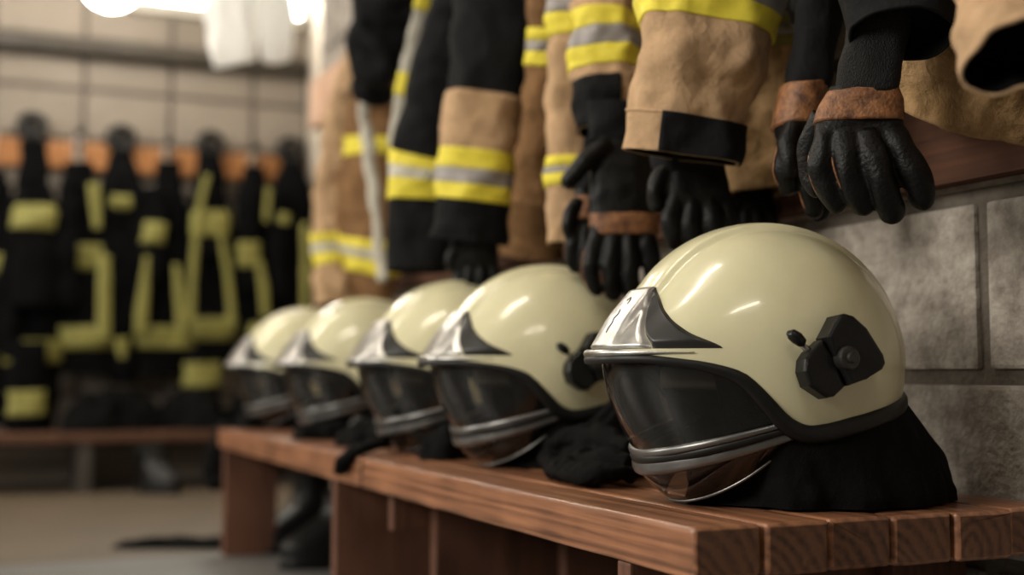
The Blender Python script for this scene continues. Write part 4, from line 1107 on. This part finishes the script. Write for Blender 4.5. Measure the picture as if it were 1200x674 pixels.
V = [v + Vector((nz(v, 30, 1), nz(v, 30, 2), nz(v, 30, 3))) * .007 + Vector((0, 0, 1)) * .0035 * (1 - 2 * abs(nz(v, 45, 8))) for v in V]
for v in V: v.z = max(v.z, BZ + .0006)
o = obj('flash_hood', (V, Fc), M_CLOTH); recenter(o, cc); tag(o, NEARHOOD, 'hood', HG)

# ------------------------------------------------------------------ top left: lamp, white bag
c = P(130, -18, Y=BACK - .55)
lt = thing('ceiling_lamp', 'glowing white round lamp at the top left', 'lamp', (c.x, c.y, c.z))
rl = 33 * depth(c) / F
V, Fc = grid(lambda u, v: Vector((rl * math.cos(2 * PI * u) * math.sin(.05 + (PI - .1) * v), rl * math.sin(2 * PI * u) * math.sin(.05 + (PI - .1) * v), rl * .9 * math.cos(.05 + (PI - .1) * v))), 32, 18, True)
obj('lamp_shade', (V, Fc), M_LAMP, lt, world=False)
obj('lamp_stem', sweep([(0, 0, rl * .85), (0, 0, ZTOP - c.z)], .012, 10), M_PIPE, lt, world=False)
obj('lamp_cap', sweep([(0, 0, rl * .8), (0, 0, rl * .98)], [.05, .03], 20), M_PIPE, lt, world=False)
Yb = 3.9
bt = thing('hanging_bag', 'white thin plastic bags hanging high before the far wall', 'bag', P(290, -60, Y=Yb))
def btube(rows_, sd):
    pp = [(x, y, hw, P(x, y, Y=Yb).x + WALL, .5) for x, y, hw in rows_]
    return Tube(pp, wr=.016, ws=16, seed=sd, zs=.4)
t1_ = btube([(270, -90, 12), (270, -40, 27), (270, 10, 29), (271, 50, 29), (276, 74, 20)], 3)
t2_ = btube([(322, -90, 10), (321, -40, 17), (322, 10, 18), (324, 50, 18), (326, 72, 12)], 6)
for tb in (t1_, t2_):
    V, Fc = tb.mesh(0, 4, 0, lip=False); n = 56; cc = len(V)
    V.append(tb.cen(4)); V.append(tb.cen(0)); b0 = cc - n
    Fc += [(b0 + i, b0 + (i + 1) % n, cc) for i in range(n)] + [(i, (i + 1) % n, cc + 1) for i in range(n)]
    obj('bag_body', (V, Fc), M_WHITE, bt)
q0 = t1_.c[0]; q1 = t2_.c[0]
obj('cord', merge(sweep([q0, q0 + Vector((.05, 0, .12)), (q0 + q1) / 2 + Vector((0, 0, .2)), q1 + Vector((-.04, 0, .12)), q1], .006, 8),
                  sweep([(q0 + q1) / 2 + Vector((0, 0, .2)), ((q0.x + q1.x) / 2, Yb, ZTOP)], .004, 8)), M_WHITE, bt)

# ------------------------------------------------------------------ light
def area(name, loc, rot, sx, sy, power, color):
    l = bpy.data.lights.new(name, 'AREA'); l.shape = 'RECTANGLE'; l.size = sx; l.size_y = sy; l.energy = power; l.color = color
    o = bpy.data.objects.new(name, l); COL.objects.link(o); o.location = loc; o.rotation_euler = rot
    return o
def tube_fixture(label, loc, ln, rz, power):
    t = thing('ceiling_light', label, 'light', loc, rz, 'strip lights on the ceiling')
    obj('housing', bbox((0, 0, .03), (.16, ln, .05), .006), M_FRAME, t, world=False, smooth=False)
    for s in (-1, 1): obj('tube', sweep([(.04 * s, -ln / 2 + .02, -.01), (.04 * s, ln / 2 - .02, -.01)], .013, 12), M_TUBE, t, world=False)
    a = area('strip_lamp', (loc[0], loc[1], loc[2] - .03), (0, 0, rz), .12, ln, power, (1, .90, .76))
    return t
ZL = ZTOP - .065
tube_fixture('strip light on the ceiling above the near end of the front bench', (-1.45, -.85, ZL), .95, R(90), 8)
tube_fixture('strip light on the ceiling above the middle of the front bench', (-1.2, 1.40, ZL), .95, R(90), 10)
tube_fixture('strip light on the ceiling three from the near end, before the far wall', (-1.5, 3.85, ZL), 1.5, R(90), 14)
tube_fixture('last strip light on the ceiling, closest to the far wall', (-1.35, 4.75, ZL), 1.5, R(90), 3)
# daylight through the left window
for (a, b), pw in zip(WINS, (90, 70)):
    area('window_daylight', (XL - .05, (a + b) / 2, zm), (0, R(-90), 0), WZ1 - WZ0 - .1, b - a - .1, pw, (1, .94, .84))

wd = bpy.data.worlds.new('world'); sc.world = wd; wd.use_nodes = True
wd.node_tree.nodes['Background'].inputs[0].default_value = (.6, .65, .7, 1)
wd.node_tree.nodes['Background'].inputs[1].default_value = .05

# ------------------------------------------------------------------ camera
cd = bpy.data.cameras.new('camera'); cam = bpy.data.objects.new('camera', cd); COL.objects.link(cam)
cam.location = CAM; cam.rotation_euler = cam_rot.to_euler()
cd.sensor_width = 36; cd.lens = 36 * F / 1200; cd.clip_start = .02
cd.dof.use_dof = True; cd.dof.focus_distance = 1.22; cd.dof.aperture_fstop = 2.2; cd.dof.aperture_blades = 0
sc.camera = cam
sc.view_settings.view_transform = 'Standard'; sc.view_settings.look = 'None'; sc.view_settings.gamma = 1
sc.view_settings.exposure = 0.12
sc.view_settings.use_curve_mapping = False
sc.cycles.use_denoising = True
sc.cycles.max_bounces = 8; sc.cycles.transparent_max_bounces = 16
# thin white plastic lets some light through
_b = M_WHITE.node_tree.nodes['Principled BSDF']
_t = M_WHITE.node_tree.nodes.new('ShaderNodeBsdfTranslucent'); _t.inputs[0].default_value = (.9, .9, .88, 1)
_m = M_WHITE.node_tree.nodes.new('ShaderNodeMixShader'); _m.inputs[0].default_value = .45
M_WHITE.node_tree.links.new(_b.outputs[0], _m.inputs[1]); M_WHITE.node_tree.links.new(_t.outputs[0], _m.inputs[2])
M_WHITE.node_tree.links.new(_m.outputs[0], M_WHITE.node_tree.nodes['Material Output'].inputs[0])
